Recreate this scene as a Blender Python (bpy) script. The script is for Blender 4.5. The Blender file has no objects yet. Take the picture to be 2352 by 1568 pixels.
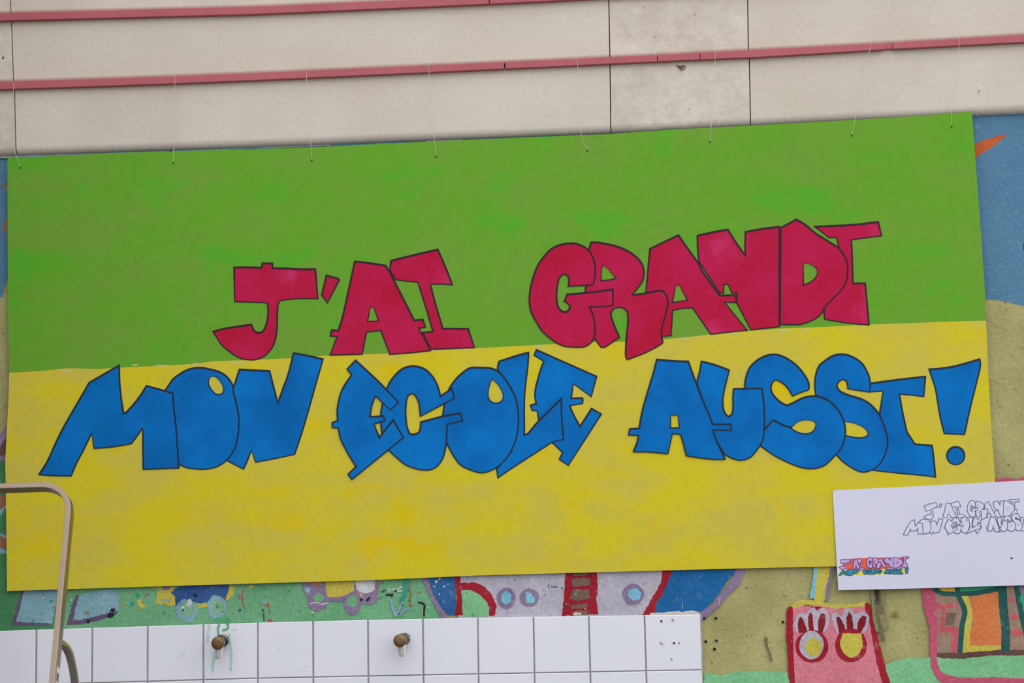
import bpy, math, random
import numpy as np
from mathutils import Vector, Matrix
from mathutils.geometry import tessellate_polygon

random.seed(7)
# ------------------------------------------------------------------ camera
F_PX, FOOT, ROLL = 4150.0, (1465.0, 1150.0), 0.034
TILE_PX = 127.87
D = F_PX * 0.15 / TILE_PX
CAM = Vector((0.0, -D, 1.37))
a = Vector(((FOOT[0] - 1176) / F_PX, -(FOOT[1] - 784) / F_PX, -1)).normalized()
g = Vector((-math.sin(ROLL), math.cos(ROLL), 0))
c = (g - a * g.dot(a)).normalized()
b = a.cross(c)
ROT = Matrix((b, a, c))                                   # camera axes -> world axes
cam_data = bpy.data.cameras.new('camera')
cam_data.sensor_width = 36.0
cam_data.lens = F_PX / 2352 * 36.0
cam_data.clip_start = 0.05
cam = bpy.data.objects.new('camera', cam_data)
bpy.context.scene.collection.objects.link(cam)
cam.matrix_world = Matrix.Translation(CAM) @ ROT.to_4x4()
cam_data.dof.use_dof = True
cam_data.dof.focus_distance = 4.85
cam_data.dof.aperture_fstop = 5.0
S = bpy.context.scene
S.camera = cam

# ------------------------------------------------------------------ sky, light, exposure
world = bpy.data.worlds.new('overcast_sky')
S.world = world
world.use_nodes = True
wn = world.node_tree
bg = wn.nodes['Background']
tc = wn.nodes.new('ShaderNodeTexCoord')
sp = wn.nodes.new('ShaderNodeSeparateXYZ')
rp = wn.nodes.new('ShaderNodeValToRGB')
rp.color_ramp.elements[0].position = 0.0
rp.color_ramp.elements[0].color = (0.55, 0.55, 0.56, 1)
rp.color_ramp.elements[1].position = 0.9
rp.color_ramp.elements[1].color = (1.0, 1.0, 1.04, 1)
wn.links.new(tc.outputs['Generated'], sp.inputs[0])
wn.links.new(sp.outputs['Z'], rp.inputs[0])
wn.links.new(rp.outputs[0], bg.inputs[0])
bg.inputs[1].default_value = 1.0
sun_d = bpy.data.lights.new('hazy_sun', 'SUN')
sun_d.energy = 0.75
sun_d.angle = math.radians(70)
sun_d.color = (1.0, 0.985, 0.96)
sun = bpy.data.objects.new('hazy_sun', sun_d)
S.collection.objects.link(sun)
sun.rotation_euler = Vector((-0.55, 0.75, -0.75)).to_track_quat('-Z', 'Y').to_euler()
S.view_settings.view_transform = 'Standard'
S.view_settings.look = 'None'
S.view_settings.gamma = 1.0
S.view_settings.use_curve_mapping = False
S.view_settings.exposure = 0.63

# ------------------------------------------------------------------ helpers
def ray(u, v):
    return ROT @ Vector(((u - 1176) / F_PX, -(v - 784) / F_PX, -1))

def at(u, v, y):
    """point where the sight line meets the vertical plane at depth y"""
    r = ray(u, v)
    return CAM + r * ((y - CAM.y) / r.y)

def lin(c):
    return tuple(((x / 255 / 12.92) if x / 255 <= 0.04045 else ((x / 255 + 0.055) / 1.055) ** 2.4) for x in c) + (1,)

MATS = {}
def mat(name, col, col2=None, scale=6.0, rough=0.75, spec=0.25, bump=0.0, bscale=60.0, fine=0.06, stretch=None, metal=0.0, contrast=0.3, specks=None, speck_scale=60, soft=0.04):
    """paint or metal whose colour wanders between two tones, with fine grain and relief"""
    if name in MATS:
        return MATS[name]
    m = bpy.data.materials.new(name)
    m.use_nodes = True
    n = m.node_tree
    L = n.links.new
    p = n.nodes['Principled BSDF']
    p.inputs['Roughness'].default_value = rough
    p.inputs['Specular IOR Level'].default_value = spec
    p.inputs['Metallic'].default_value = metal
    ge = n.nodes.new('ShaderNodeNewGeometry')
    src = ge.outputs['Position']
    if stretch:
        mp = n.nodes.new('ShaderNodeVectorMath'); mp.operation = 'MULTIPLY'
        mp.inputs[1].default_value = stretch
        L(src, mp.inputs[0]); vec = mp.outputs[0]
    else:
        vec = src
    n1 = n.nodes.new('ShaderNodeTexNoise')
    n1.inputs['Scale'].default_value = scale
    n1.inputs['Detail'].default_value = 5
    n1.inputs['Roughness'].default_value = 0.55
    L(vec, n1.inputs['Vector'])
    r = n.nodes.new('ShaderNodeValToRGB')
    r.color_ramp.elements[0].position = 0.5 - contrast / 2
    r.color_ramp.elements[1].position = 0.5 + contrast / 2
    r.color_ramp.elements[0].color = lin(col)
    r.color_ramp.elements[1].color = lin(col2 or col)
    L(n1.outputs[0], r.inputs[0])
    out = r.outputs[0]
    if fine:
        n2 = n.nodes.new('ShaderNodeTexNoise')
        n2.inputs['Scale'].default_value = bscale * 1.7
        n2.inputs['Detail'].default_value = 3
        L(src, n2.inputs['Vector'])
        mr = n.nodes.new('ShaderNodeMapRange')
        mr.inputs[1].default_value = 0.3; mr.inputs[2].default_value = 0.7
        mr.inputs[3].default_value = 1 - fine; mr.inputs[4].default_value = 1 + fine
        L(n2.outputs[0], mr.inputs[0])
        mx = n.nodes.new('ShaderNodeVectorMath'); mx.operation = 'SCALE'
        L(out, mx.inputs[0]); L(mr.outputs[0], mx.inputs['Scale'])
        out = mx.outputs[0]
    if specks:
        n3 = n.nodes.new('ShaderNodeTexNoise')
        n3.inputs['Scale'].default_value = speck_scale
        n3.inputs['Detail'].default_value = 2 if soft < 0.06 else 6
        n3.inputs['Roughness'].default_value = 0.6
        L(vec, n3.inputs['Vector'])
        m3 = n.nodes.new('ShaderNodeMapRange')
        m3.inputs[1].default_value = specks[1]; m3.inputs[2].default_value = specks[1] + soft
        L(n3.outputs[0], m3.inputs[0])
        mi = n.nodes.new('ShaderNodeMix'); mi.data_type = 'RGBA'
        L(m3.outputs[0], mi.inputs[0]); L(out, mi.inputs[6]); mi.inputs[7].default_value = lin(specks[0])
        out = mi.outputs[2]
    L(out, p.inputs['Base Color'])
    if bump:
        nb = n.nodes.new('ShaderNodeTexNoise')
        nb.inputs['Scale'].default_value = bscale
        nb.inputs['Detail'].default_value = 4
        L(src, nb.inputs['Vector'])
        bp = n.nodes.new('ShaderNodeBump')
        bp.inputs['Strength'].default_value = bump
        bp.inputs['Distance'].default_value = 0.004
        L(nb.outputs[0], bp.inputs['Height'])
        L(bp.outputs[0], p.inputs['Normal'])
    MATS[name] = m
    return m

def obj(name, verts, faces, mats, parent=None, mi=None, smooth=None):
    me = bpy.data.meshes.new(name)
    me.from_pydata([tuple(v) for v in verts], [], faces)
    for m in (mats if isinstance(mats, (list, tuple)) else [mats]):
        me.materials.append(m)
    if mi:
        me.polygons.foreach_set('material_index', mi)
    if smooth is not None:
        me.polygons.foreach_set('use_smooth', [True] * len(me.polygons))
        me.set_sharp_from_angle(angle=smooth)
    me.update()
    o = bpy.data.objects.new(name, me)
    S.collection.objects.link(o)
    if parent:
        o.parent = parent
        base = Vector(parent.get('_base', (0, 0, 0)))
        if base.length:
            me.transform(Matrix.Translation(-base))
    return o

def thing(name, label, cat, base=(0, 0, 0), group=None):
    o = bpy.data.objects.new(name, None)
    S.collection.objects.link(o)
    o.location = base
    o.empty_display_size = 0.1
    BASES[o.name] = Vector(base)
    o['label'] = label; o['category'] = cat
    if group:
        o['group'] = group
    return o
BASES = {}

def part(name, verts, faces, mats, parent, root=None, **k):
    """mesh given in world coordinates, hung under its thing"""
    base = BASES.get((root or parent).name, Vector((0, 0, 0)))
    o = obj(name, [Vector(v) - base for v in verts], faces, mats, None, **k)
    o.parent = parent
    return o

def box(p0, p1):
    x0, y0, z0 = p0; x1, y1, z1 = p1
    v = [(x0, y0, z0), (x1, y0, z0), (x1, y1, z0), (x0, y1, z0), (x0, y0, z1), (x1, y0, z1), (x1, y1, z1), (x0, y1, z1)]
    f = [(0, 3, 2, 1), (4, 5, 6, 7), (0, 1, 5, 4), (1, 2, 6, 5), (2, 3, 7, 6), (3, 0, 4, 7)]
    return v, f

def sweep(path, frames, prof, cap=True):
    """profile (list of (p, q)) carried along path; frames = list of (axis_p, axis_q)"""
    v, f = [], []
    k = len(prof)
    for P, (ap, aq) in zip(path, frames):
        v += [P + ap * p + aq * q for p, q in prof]
    for i in range(len(path) - 1):
        for j in range(k):
            j2 = (j + 1) % k
            f.append((i * k + j, i * k + j2, (i + 1) * k + j2, (i + 1) * k + j))
    if cap:
        f.append(tuple(range(k - 1, -1, -1)))
        f.append(tuple((len(path) - 1) * k + j for j in range(k)))
    return v, f

def tube(path, r, n=8, ref=Vector((0, 1, 0.01))):
    path = [Vector(p) for p in path]
    fr = []
    for i, P in enumerate(path):
        t = (path[min(i + 1, len(path) - 1)] - path[max(i - 1, 0)]).normalized()
        s = t.cross(ref).normalized()
        fr.append((s, t.cross(s).normalized()))
    rr = r if callable(r) else (lambda i: r)
    v, f = [], []
    for i, (P, (p, q)) in enumerate(zip(path, fr)):
        for j in range(n):
            an = 2 * math.pi * j / n
            v.append(P + (p * math.cos(an) + q * math.sin(an)) * rr(i))
    for i in range(len(path) - 1):
        for j in range(n):
            j2 = (j + 1) % n
            f.append((i * n + j, i * n + j2, (i + 1) * n + j2, (i + 1) * n + j))
    f.append(tuple(range(n - 1, -1, -1)))
    f.append(tuple((len(path) - 1) * n + j for j in range(n)))
    return v, f

def spline(pts, closed=True, step=6.0):
    """corner points stay sharp; points tagged with a third value are rounded through"""
    n = len(pts)
    out = []
    rng = range(n) if closed else range(n - 1)
    for i in rng:
        p1, p2 = pts[i], pts[(i + 1) % n]
        s1, s2 = len(p1) > 2, len(p2) > 2
        A, B = np.array(p1[:2], float), np.array(p2[:2], float)
        if not s1 and not s2:
            out.append(tuple(A)); continue
        Z = np.array(pts[i - 1][:2], float) if s1 and (closed or i > 0) else A
        E_ = np.array(pts[(i + 2) % n][:2], float) if s2 and (closed or i + 2 < n) else B
        l = np.linalg.norm(B - A)
        m1 = (B - Z) * 0.5; m2 = (E_ - A) * 0.5
        for m in (m1, m2):
            q = np.linalg.norm(m)
            if q > l: m *= l / q
        if not s1: m1 = (B - A)
        if not s2: m2 = (B - A)
        k = max(2, min(8, int(l / step)))
        for t in np.arange(k) / k:
            h = (2*t**3 - 3*t**2 + 1) * A + (t**3 - 2*t**2 + t) * m1 + (-2*t**3 + 3*t**2) * B + (t**3 - t**2) * m2
            out.append(tuple(h))
    if not closed:
        out.append(tuple(map(float, pts[-1][:2])))
    return out

def area2(p):
    return sum(p[i - 1][0] * p[i][1] - p[i][0] * p[i - 1][1] for i in range(len(p)))

def clean(p):
    q = [p[0]]
    for x in p[1:]:
        if abs(x[0] - q[-1][0]) + abs(x[1] - q[-1][1]) > 0.15:
            q.append(x)
    return q

def fill(rings):
    """triangles over rings (first outer, rest holes); returns flat point list and triples"""
    fl = [p for r in rings for p in r]
    tr = tessellate_polygon([[Vector((x, y, 0)) for x, y in r] for r in rings])
    return fl, [tuple(t) for t in tr]

def ccw_tri(fl, t):
    (x0, y0), (x1, y1), (x2, y2) = (fl[i] for i in t)
    # image y runs down: front face looks at the camera when the pixel winding is negative
    return t if (x1 - x0) * (y2 - y0) - (x2 - x0) * (y1 - y0) < 0 else (t[0], t[2], t[1])

def ribbon(ring, wfun, closed=True, centre=False):
    """line of varying width that lies inside a ring, or along an open stroke"""
    n = len(ring)
    sgn = 1 if area2(ring) > 0 else -1
    A, B = [], []
    for i in range(n):
        p = np.array(ring[i])
        if closed:
            e1 = p - np.array(ring[i - 1]); e2 = np.array(ring[(i + 1) % n]) - p
        else:
            e1 = p - np.array(ring[max(i - 1, 0)]); e2 = np.array(ring[min(i + 1, n - 1)]) - p
            if i == 0: e1 = e2
            if i == n - 1: e2 = e1
        e1 = e1 / (np.linalg.norm(e1) + 1e-9); e2 = e2 / (np.linalg.norm(e2) + 1e-9)
        n1 = np.array((-e1[1], e1[0])) * sgn; n2 = np.array((-e2[1], e2[0])) * sgn
        m = n1 + n2
        q = np.linalg.norm(m)
        m = n1 if q < 1e-3 else m / q
        w = wfun(m)
        k = min(2.2, 1.0 / max(0.2, float(m @ n1)))
        if centre:
            A.append(tuple(p - m * w * 0.5)); B.append(tuple(p + m * w * 0.5))
        else:
            A.append(tuple(p - m * 0.8)); B.append(tuple(p + m * (w * k)))
    fl = A + B
    fc = []
    for i in range(n if closed else n - 1):
        j = (i + 1) % n
        q = (i, j, n + j)
        fc.append(ccw_tri(fl, q)); fc.append(ccw_tri(fl, (i, n + j, n + i)))
    return fl, fc

# ------------------------------------------------------------------ materials of the setting
M_slab = mat('cream_concrete', (197, 188, 176), (205, 197, 186), 3, rough=0.9, spec=0.1, bump=0.25, bscale=55, fine=0.03, specks=((150, 140, 128), 0.735), speck_scale=85)
M_slab_r = mat('cream_concrete_rough', (193, 184, 172), (206, 198, 187), 14, rough=0.95, spec=0.1, bump=0.6, bscale=38, fine=0.05, specks=((150, 140, 126), 0.73), speck_scale=75)
M_rail = mat('dusty_red_paint', (167, 86, 95), (174, 92, 101), 4, rough=0.6, spec=0.3, fine=0.03, bscale=40)
M_dark = mat('dark_joint', (74, 64, 56), rough=1, spec=0.0, fine=0)
M_khaki = mat('khaki_mural_paint', (150, 146, 98), (172, 168, 116), 7, rough=0.9, spec=0.12, bump=0.5, bscale=70, fine=0.10, specks=((118, 112, 70), 0.66), speck_scale=70)
M_tile = mat('white_glazed_tile', (214, 217, 228), (220, 222, 231), 2, rough=0.12, spec=0.45, fine=0)
M_grout = mat('grey_grout', (150, 150, 146), (170, 170, 164), 20, rough=0.95, spec=0.05, fine=0.05)
M_floor = mat('grey_asphalt', (92, 89, 84), (106, 102, 96), 3, rough=0.95, spec=0.1, bump=0.4, bscale=120, fine=0.15)

# ------------------------------------------------------------------ floor and wall
v, f = box((-5, -7.5, -0.15), (5, 0.25, 0.0))
fl_ = obj('floor', v, f, M_floor); fl_['kind'] = 'structure'
v, f = box((-2.30, 0.0, -0.1), (3.5, 0.25, 3.05))
wall = obj('wall_back', v, f, M_khaki); wall['kind'] = 'structure'
wall['label'] = 'painted playground wall with cream slabs above and a mural below'

M_shade_pier = mat('shade_pier_brown', (96, 88, 80), (112, 104, 94), 6, rough=1, spec=0.05, bump=0.5, bscale=60)  # kept dark so the added block bounces little light back
v, f = box((-2.30, -1.0, 0.0), (-2.02, 0.0, 3.6))
shade_pier = obj('added_shade_pier', v, f, M_shade_pier); shade_pier['kind'] = 'structure'  # unseen block, added to shade the left end of the wall

def interp(tab, x):
    xs = [t[0] for t in tab]; ys = [t[1] for t in tab]
    if x <= xs[0]:
        return ys[0] + (x - xs[0]) * (ys[1] - ys[0]) / (xs[1] - xs[0])
    if x >= xs[-1]:
        return ys[-1] + (x - xs[-1]) * (ys[-1] - ys[-2]) / (xs[-1] - xs[-2])
    return float(np.interp(x, xs, ys))

R2T = [(0, 187), (300, 178), (600, 166.5), (900, 153), (1200, 139.8), (1500, 126), (1752, 112.7), (2030, 98.5), (2352, 79)]
R2B = [(0, 211.5), (300, 202), (600, 190), (1200, 162.5), (1500, 148), (1752, 137), (2030, 120), (2352, 103)]
R1B = [(0, 54), (600, 38.5), (1200, 12), (1417, 0), (2352, -47)]
R1T = [(x, y - 24.5) for x, y in R1B]
CB = [(0, 357), (600, 336), (1200, 312.5), (1400, 305), (2352, 257)]
U = 15 / 12787                                             # metres per pixel on the wall

SLAB_Y = -0.023
def slab(xl0, xl1, xr0, xr1, top, bot, rad, m):
    """one cream slab: flat face, rounded lower lip, arrised top; xl0/xl1 = left edge at top/bottom"""
    N = 22
    prof = []
    cols = []
    for i in range(N + 1):
        t = i / N
        ut, ub = xl0 + (xr0 - xl0) * t, xl1 + (xr1 - xl1) * t
        T = at(ut, interp(top, ut), SLAB_Y); B = at(ub, interp(bot, ub), SLAB_Y)
        down = (B - T).normalized()
        col = [T + Vector((0, 0.0225, 0)), T + Vector((0, 0.004, 0)), T + down * 0.004]
        for k in range(9):
            an = k / 8 * math.pi / 2
            col.append(B - down * rad + down * (rad * math.sin(an)) + Vector((0, min(0.0215, rad) * (1 - math.cos(an)), 0)))
        col.append(Vector((B.x, -0.0005, B.z)))
        cols.append(col)
    k = len(cols[0])
    v = [p for cl in cols for p in cl]
    f = [(i * k + j, i * k + j + 1, (i + 1) * k + j + 1, (i + 1) * k + j) for i in range(N) for j in range(k - 1)]
    f += [tuple(range(k - 1, -1, -1)), tuple(N * k + j for j in range(k))]
    return part('panel', v, f, m, wall, smooth=math.radians(40))

def shift(tab, d):
    return [(x, y + d) for x, y in tab]

# joints: pixel x at the top and bottom of each course
G_ = 1.2
rowA = [[-420, -420], [22.5, 24.5], [1398, 1399], [1716, 1717], [4300, 4300]]
rowB = [[-420, -420], [26, 31], [1398, 1401], [1717, 1719], [4300, 4300]]
rowC = [[-420, -420], [33, 36.5], [1401, 1403], [1721, 1724], [4300, 4300]]
for row, top, bot, rad in ((rowA, shift(R1T, -250), shift(R1T, 3), 0.012), (rowB, shift(R1B, -9), shift(R2T, 3), 0.012), (rowC, shift(R2B, -9), CB, 0.024)):
    for i in range(4):
        g0 = 0 if i == 0 else G_; g1 = 0 if i == 3 else G_
        rough = (i in (0, 2))
        slab(row[i][0] + g0, row[i][1] + g0, row[i + 1][0] - g1, row[i + 1][1] - g1, top, bot, rad, M_slab_r if rough else M_slab)
# dark mortar behind the joints
for j in (1, 2, 3):
    us = [(rowA[j][0], interp(R1B, rowA[j][0]) - 214), (rowB[j][0], interp(R1B, rowB[j][0])), (rowC[j][0], interp(R2B, rowC[j][0])), (rowC[j][1], interp(CB, rowC[j][1]) - 6)]
    v = []
    for u, w in us:
        v += [at(u - 4, w, -0.017), at(u + 4, w, -0.017)]
    part('joint', v, [(0, 2, 3, 1), (2, 4, 5, 3), (4, 6, 7, 5)], M_dark, wall)

# ------------------------------------------------------------------ the two red rails
def rail(label, T, B, cuts, xl=-420, xr=4300):
    """square rail in butted lengths; cuts = list of (x, gap_px, kind)"""
    mid = at(1176, interp(T, 1176), -0.039)
    r = thing('wall_rail', label, 'rail', (mid.x, 0, mid.z))
    edges = [xl] + [q for cx in cuts for q in (cx[0] - cx[1] / 2, cx[0] + cx[1] / 2)] + [xr]
    for s in range(0, len(edges) - 1):
        connector = s % 2 == 1
        if connector and cuts[s // 2][2] == 'gap':
            continue
        x0, x1 = edges[s], edges[s + 1]
        N = 1 if connector else max(2, int((x1 - x0) / 110))
        yf = -0.033 if connector else -0.039
        v, f = [], []
        bev = 0.0016
        for i in range(N + 1):
            u = x0 + (x1 - x0) * i / N
            top = at(u, interp(T, u) + (1.5 if connector else 0), yf)
            bot = at(u, interp(B, u) - 6.2 - (0.5 if connector else 0), yf)
            dz = Vector((0, 0, 1))
            v += [top + Vector((0, (0.025 if not connector else 0.019), 0)), top + Vector((0, bev, 0)), top - dz * bev, bot + dz * bev, bot + Vector((0, bev, 0)), bot + Vector((0, (0.025 if not connector else 0.019), 0))]
        k = 6
        f = [(i * k + j, i * k + (j + 1) % k, (i + 1) * k + (j + 1) % k, (i + 1) * k + j) for i in range(N) for j in range(k)]
        f += [tuple(range(k - 1, -1, -1)), tuple(N * k + j for j in range(k))]
        part('rail_connector' if connector else 'rail_segment', v, f, M_rail, r)
    return r
rail('upper dusty red square rail along the top edge of the cream slabs', R1T, R1B, [(1124, 2.4, 'gap')])
rail('lower dusty red square rail that holds the lines of the green banner', R2T, R2B, [(1159, 3.2, 'gap'), (1510, 2.0, 'gap'), (1608, 1.6, 'gap'), (2041.5, 21, 'connector')])

# ------------------------------------------------------------------ mural paint
PAL = dict(
    sky=((76, 118, 148), (90, 132, 160), 0.6), green=((96, 156, 114), (118, 174, 132), 0.45), greenl=((112, 176, 126), (130, 190, 142), 0.3),
    greend=((60, 118, 78), (78, 138, 92), 0.4), orange=((176, 84, 46), (190, 98, 56), 0.3), orangeb=((196, 112, 66), (204, 124, 76), 0.3),
    purple=((122, 106, 138), (140, 124, 152), 0.35), purpled=((92, 76, 104), (104, 88, 116), 0.3), lilac=((164, 160, 174), (180, 176, 190), 0.3),
    lblue=((112, 152, 168), (134, 172, 186), 0.35), cyan=((112, 170, 194), (130, 190, 210), 0.3), blue=((40, 86, 142), (58, 104, 156), 0.35),
    blueb=((30, 92, 148), (38, 102, 160), 0.3), navy=((44, 76, 132), (62, 96, 150), 0.4), yellow=((182, 170, 70), (196, 184, 84), 0.35),
    white=((188, 188, 190), (206, 206, 208), 0.3), red=((142, 30, 44), (156, 40, 52), 0.3), redd=((118, 26, 38), (132, 36, 46), 0.3),
    pink=((198, 112, 128), (208, 126, 140), 0.4), rose=((176, 78, 104), (188, 90, 114), 0.35), brick=((184, 80, 92), (192, 92, 102), 0.3),
    brown=((112, 90, 80), (124, 102, 90), 0.3), taupe=((142, 118, 102), (154, 130, 112), 0.35), brownd=((92, 66, 64), (104, 76, 72), 0.3),
    teal=((36, 80, 80), (48, 94, 92), 0.3), tealg=((44, 150, 104), (56, 160, 114), 0.3), ochre=((206, 170, 66), (214, 180, 74), 0.3),
    black=((30, 34, 38), (44, 48, 52), 0.3), tealdab=((40, 140, 120), (60, 156, 134), 0.3), reddab=((184, 72, 58), (190, 84, 68), 0.3),
    drip=((44, 152, 84), (84, 184, 124), 0.4), brownred=((140, 92, 72), (152, 104, 82), 0.3), indigo=((60, 36, 100), (70, 44, 112), 0.2),
    plaster=((186, 178, 168), (206, 200, 192), 0.3), rustdab=((150, 96, 62), (164, 110, 72), 0.3), olive=((128, 118, 60), (146, 134, 72), 0.3),
    soota=((126, 124, 86), (140, 136, 98), 0.4), sootb=((102, 100, 76), (116, 112, 84), 0.4), sootc=((74, 72, 62), (88, 84, 70), 0.4), sootd=((46, 46, 46), (58, 56, 54), 0.4), greydab=((120, 116, 112), (136, 132, 128), 0.3), dripl=((140, 210, 178), (192, 218, 212), 0.4), sage=((110, 158, 136), (136, 176, 152), 0.3))
def pm(key):
    if key not in PAL: raise KeyError(key)
    c1, c2, k = PAL[key]
    return mat('mural_' + key, c1, c2, 9, rough=0.9, spec=0.08, bump=0.5, bscale=75, fine=0.12, contrast=k, specks=(tuple(0.5 * x + 0.5 * y for x, y in zip(c2, (168, 168, 156))), 0.60), speck_scale=48, soft=0.14)

LAYER = [0]
def jag(pts, amp, step=5.0):
    """hand-brushed edge: resample and wander a little"""
    out = []
    n = len(pts)
    for i in range(n):
        A, B = np.array(pts[i]), np.array(pts[(i + 1) % n])
        l = np.linalg.norm(B - A)
        k = max(1, min(60, int(l / step)))
        nr = np.array((-(B - A)[1], (B - A)[0])) / (l + 1e-9)
        for j in range(k):
            q = A + (B - A) * j / k
            if amp:
                q = q + nr * random.uniform(-amp, amp)
            out.append(tuple(q))
    return out

def figure(name, shapes, parent=None, root=None, yb=0.0):
    """one painted figure = one part of the wall; shapes = [(colour, pts, jag, view)]"""
    v, f, mi, ms = [], [], [], []
    for sh in shapes:
        key, pts = sh[0], sh[1]
        amp = sh[2] if len(sh) > 2 else 0.8
        y = -0.0006 - LAYER[0] * 0.00003 - yb
        LAYER[0] += 1
        if isinstance(key, tuple):                     # stroke: (colour, width)
            key, w = key
            fl, tri = ribbon(spline(pts, closed=False), lambda m: w, closed=False, centre=True)
        else:
            p = clean(jag(spline(pts), amp))
            fl, tri = fill([p])
            tri = [ccw_tri(fl, t) for t in tri]
        m = pm(key)
        if m not in ms: ms.append(m)
        o = len(v)
        v += [at(x, z, y) for x, z in fl]
        f += [tuple(i + o for i in t) for t in tri]
        mi += [ms.index(m)] * len(tri)
    return part(name, v, f, ms, parent or wall, root=root, mi=mi)

def Z(x0, y0, s):
    """view transform: crop coordinates to photograph pixels"""
    return lambda pts: [(x0 + p[0] / s, y0 + p[1] / s) + tuple(p[2:]) for p in pts]
def smooth(pts):
    return [tuple(p[:2]) + (1,) for p in pts]
def oval(cx, cy, rx, ry, n=12, wob=0.06):
    return [(cx + rx * (1 + random.uniform(-wob, wob)) * math.cos(2 * math.pi * k / n), cy + ry * (1 + random.uniform(-wob, wob)) * math.sin(2 * math.pi * k / n), 1) for k in range(n)]
def star(cx, cy, r, n=9):
    return [(cx + r * random.uniform(0.35, 1.15) * math.cos(2 * math.pi * k / n), cy + r * random.uniform(0.35, 1.15) * math.sin(2 * math.pi * k / n)) for k in range(n)]

A_ = Z(0, 1080, 3.2133); B_ = Z(550, 1280, 3.92); C_ = Z(1100, 1280, 3.92); E_ = Z(1652, 1080, 3.2129)
R_ = Z(2200, 240, 3.137); R2_ = Z(2200, 640, 3.137); L_ = Z(0, 900, 3.917); W_ = Z(840, 1310, 14.256); G5 = Z(1220, 1310, 22.4); T3 = Z(460, 1420, 13.07)

figure('painted_sky', [('sky', [(-430, 200), (-430, 690), (5, 682), (18, 640), (300, 600, 1), (1200, 560, 1), (2000, 640, 1), (2262, 686), (2300, 690), (2352, 702), (2420, 716), (2780, 760), (3500, 740), (4300, 700), (4300, 100), (2780, 180)]),
                       ('rustdab', [(4, 428), (9, 420), (14, 424), (10, 434)], 1), ('rustdab', [(6, 520), (14, 500), (17, 512), (12, 540)], 1)])
figure('painted_leaf', [('orange', R_([(40, 330), (118, 285), (210, 250, 1), (335, 215), (345, 230), (270, 290, 1), (180, 350, 1), (135, 380), (60, 400)]))])
figure('painted_dot', [('indigo', R_(oval(494, 1022, 24, 52)))])
figure('painted_grass', [('greend', [(-430, 1056), (14, 1056), (60, 1060), (400, 1100), (700, 1180), (960, 1250), (985, 1330), (1025, 1420), (1030, 1700), (-430, 1700)]),
                         ('green', [(150, 1330), (500, 1250), (960, 1260), (985, 1330), (1025, 1420), (1030, 1700), (130, 1700)], 3)])
figure('painted_roof', [('purple', L_([(-60, 470), (0, 385), (50, 300), (80, 330), (80, 620), (-60, 612)])),
                        ('brownd', L_([(-60, 520), (0, 500), (40, 430), (90, 380), (90, 570), (-60, 568)]), 1.2)])
figure('painted_path', [('brownred', L_([(-60, 935), (80, 935), (80, 1000), (48, 1030), (0, 1065), (-60, 1090)])),
                        ('lblue', L_([(-60, 1100), (0, 1065), (48, 1020), (80, 1000), (80, 1030), (48, 1050), (0, 1110), (-60, 1140)])),
                        ('lblue', L_([(-60, 1262), (0, 1270), (58, 1290), (90, 1300), (90, 1330), (-60, 1300)])),
                        ('brownred', L_([(-60, 1290), (0, 1290), (58, 1315), (90, 1325), (90, 1425), (-60, 1395)])),
                        ('lblue', L_([(-60, 1390), (0, 1400), (60, 1420), (90, 1422), (90, 1458), (-60, 1450)]))])
figure('painted_window', [('purpled', A_([(165, 870), (182, 870), (150, 1000), (120, 1115), (150, 1118), (370, 1125), (365, 1148), (82, 1142), (100, 1080), (130, 980)])),
                          ('lblue', A_([(180, 870), (430, 870), (420, 960), (385, 1130), (120, 1118), (150, 1000)]), 1.2),
                          ('redd', A_([(425, 900), (440, 905), (430, 930), (420, 925)])), ('tealdab', A_(star(372, 964, 18)))])
figure('painted_window', [('purpled', A_([(555, 925), (600, 920), (560, 1020), (540, 1100), (640, 1085), (780, 1045), (830, 1030), (872, 1040), (850, 1065), (720, 1110), (600, 1135), (490, 1140), (520, 1040)])),
                          ('lblue', A_([(582, 922), (720, 892, 1), (850, 878), (878, 920, 1), (882, 1000, 1), (860, 1035), (790, 1052), (700, 1080), (540, 1112), (560, 1010)]), 1.2),
                          ('black', A_(star(832, 1028, 26)), 1.5), ('black', A_(star(820, 1068, 34)), 1.5), ('black', A_(star(650, 1112, 20)), 1), ('greydab', A_(star(642, 1052, 20)), 1),
                          ('tealdab', A_(star(525, 1000, 14)))])
figure('paint_dab', [('tealdab', A_(star(1015, 922, 24))), ('tealdab', A_(star(974, 988, 26))), ('greydab', A_(star(1086, 918, 20))), ('yellow', A_(star(1030, 972, 26)), 1.5),
                     ('orangeb', A_(star(905, 990, 14))), ('orangeb', A_(star(960, 905, 9))), ('yellow', A_(star(1060, 1000, 22)), 1.5)])
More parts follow.
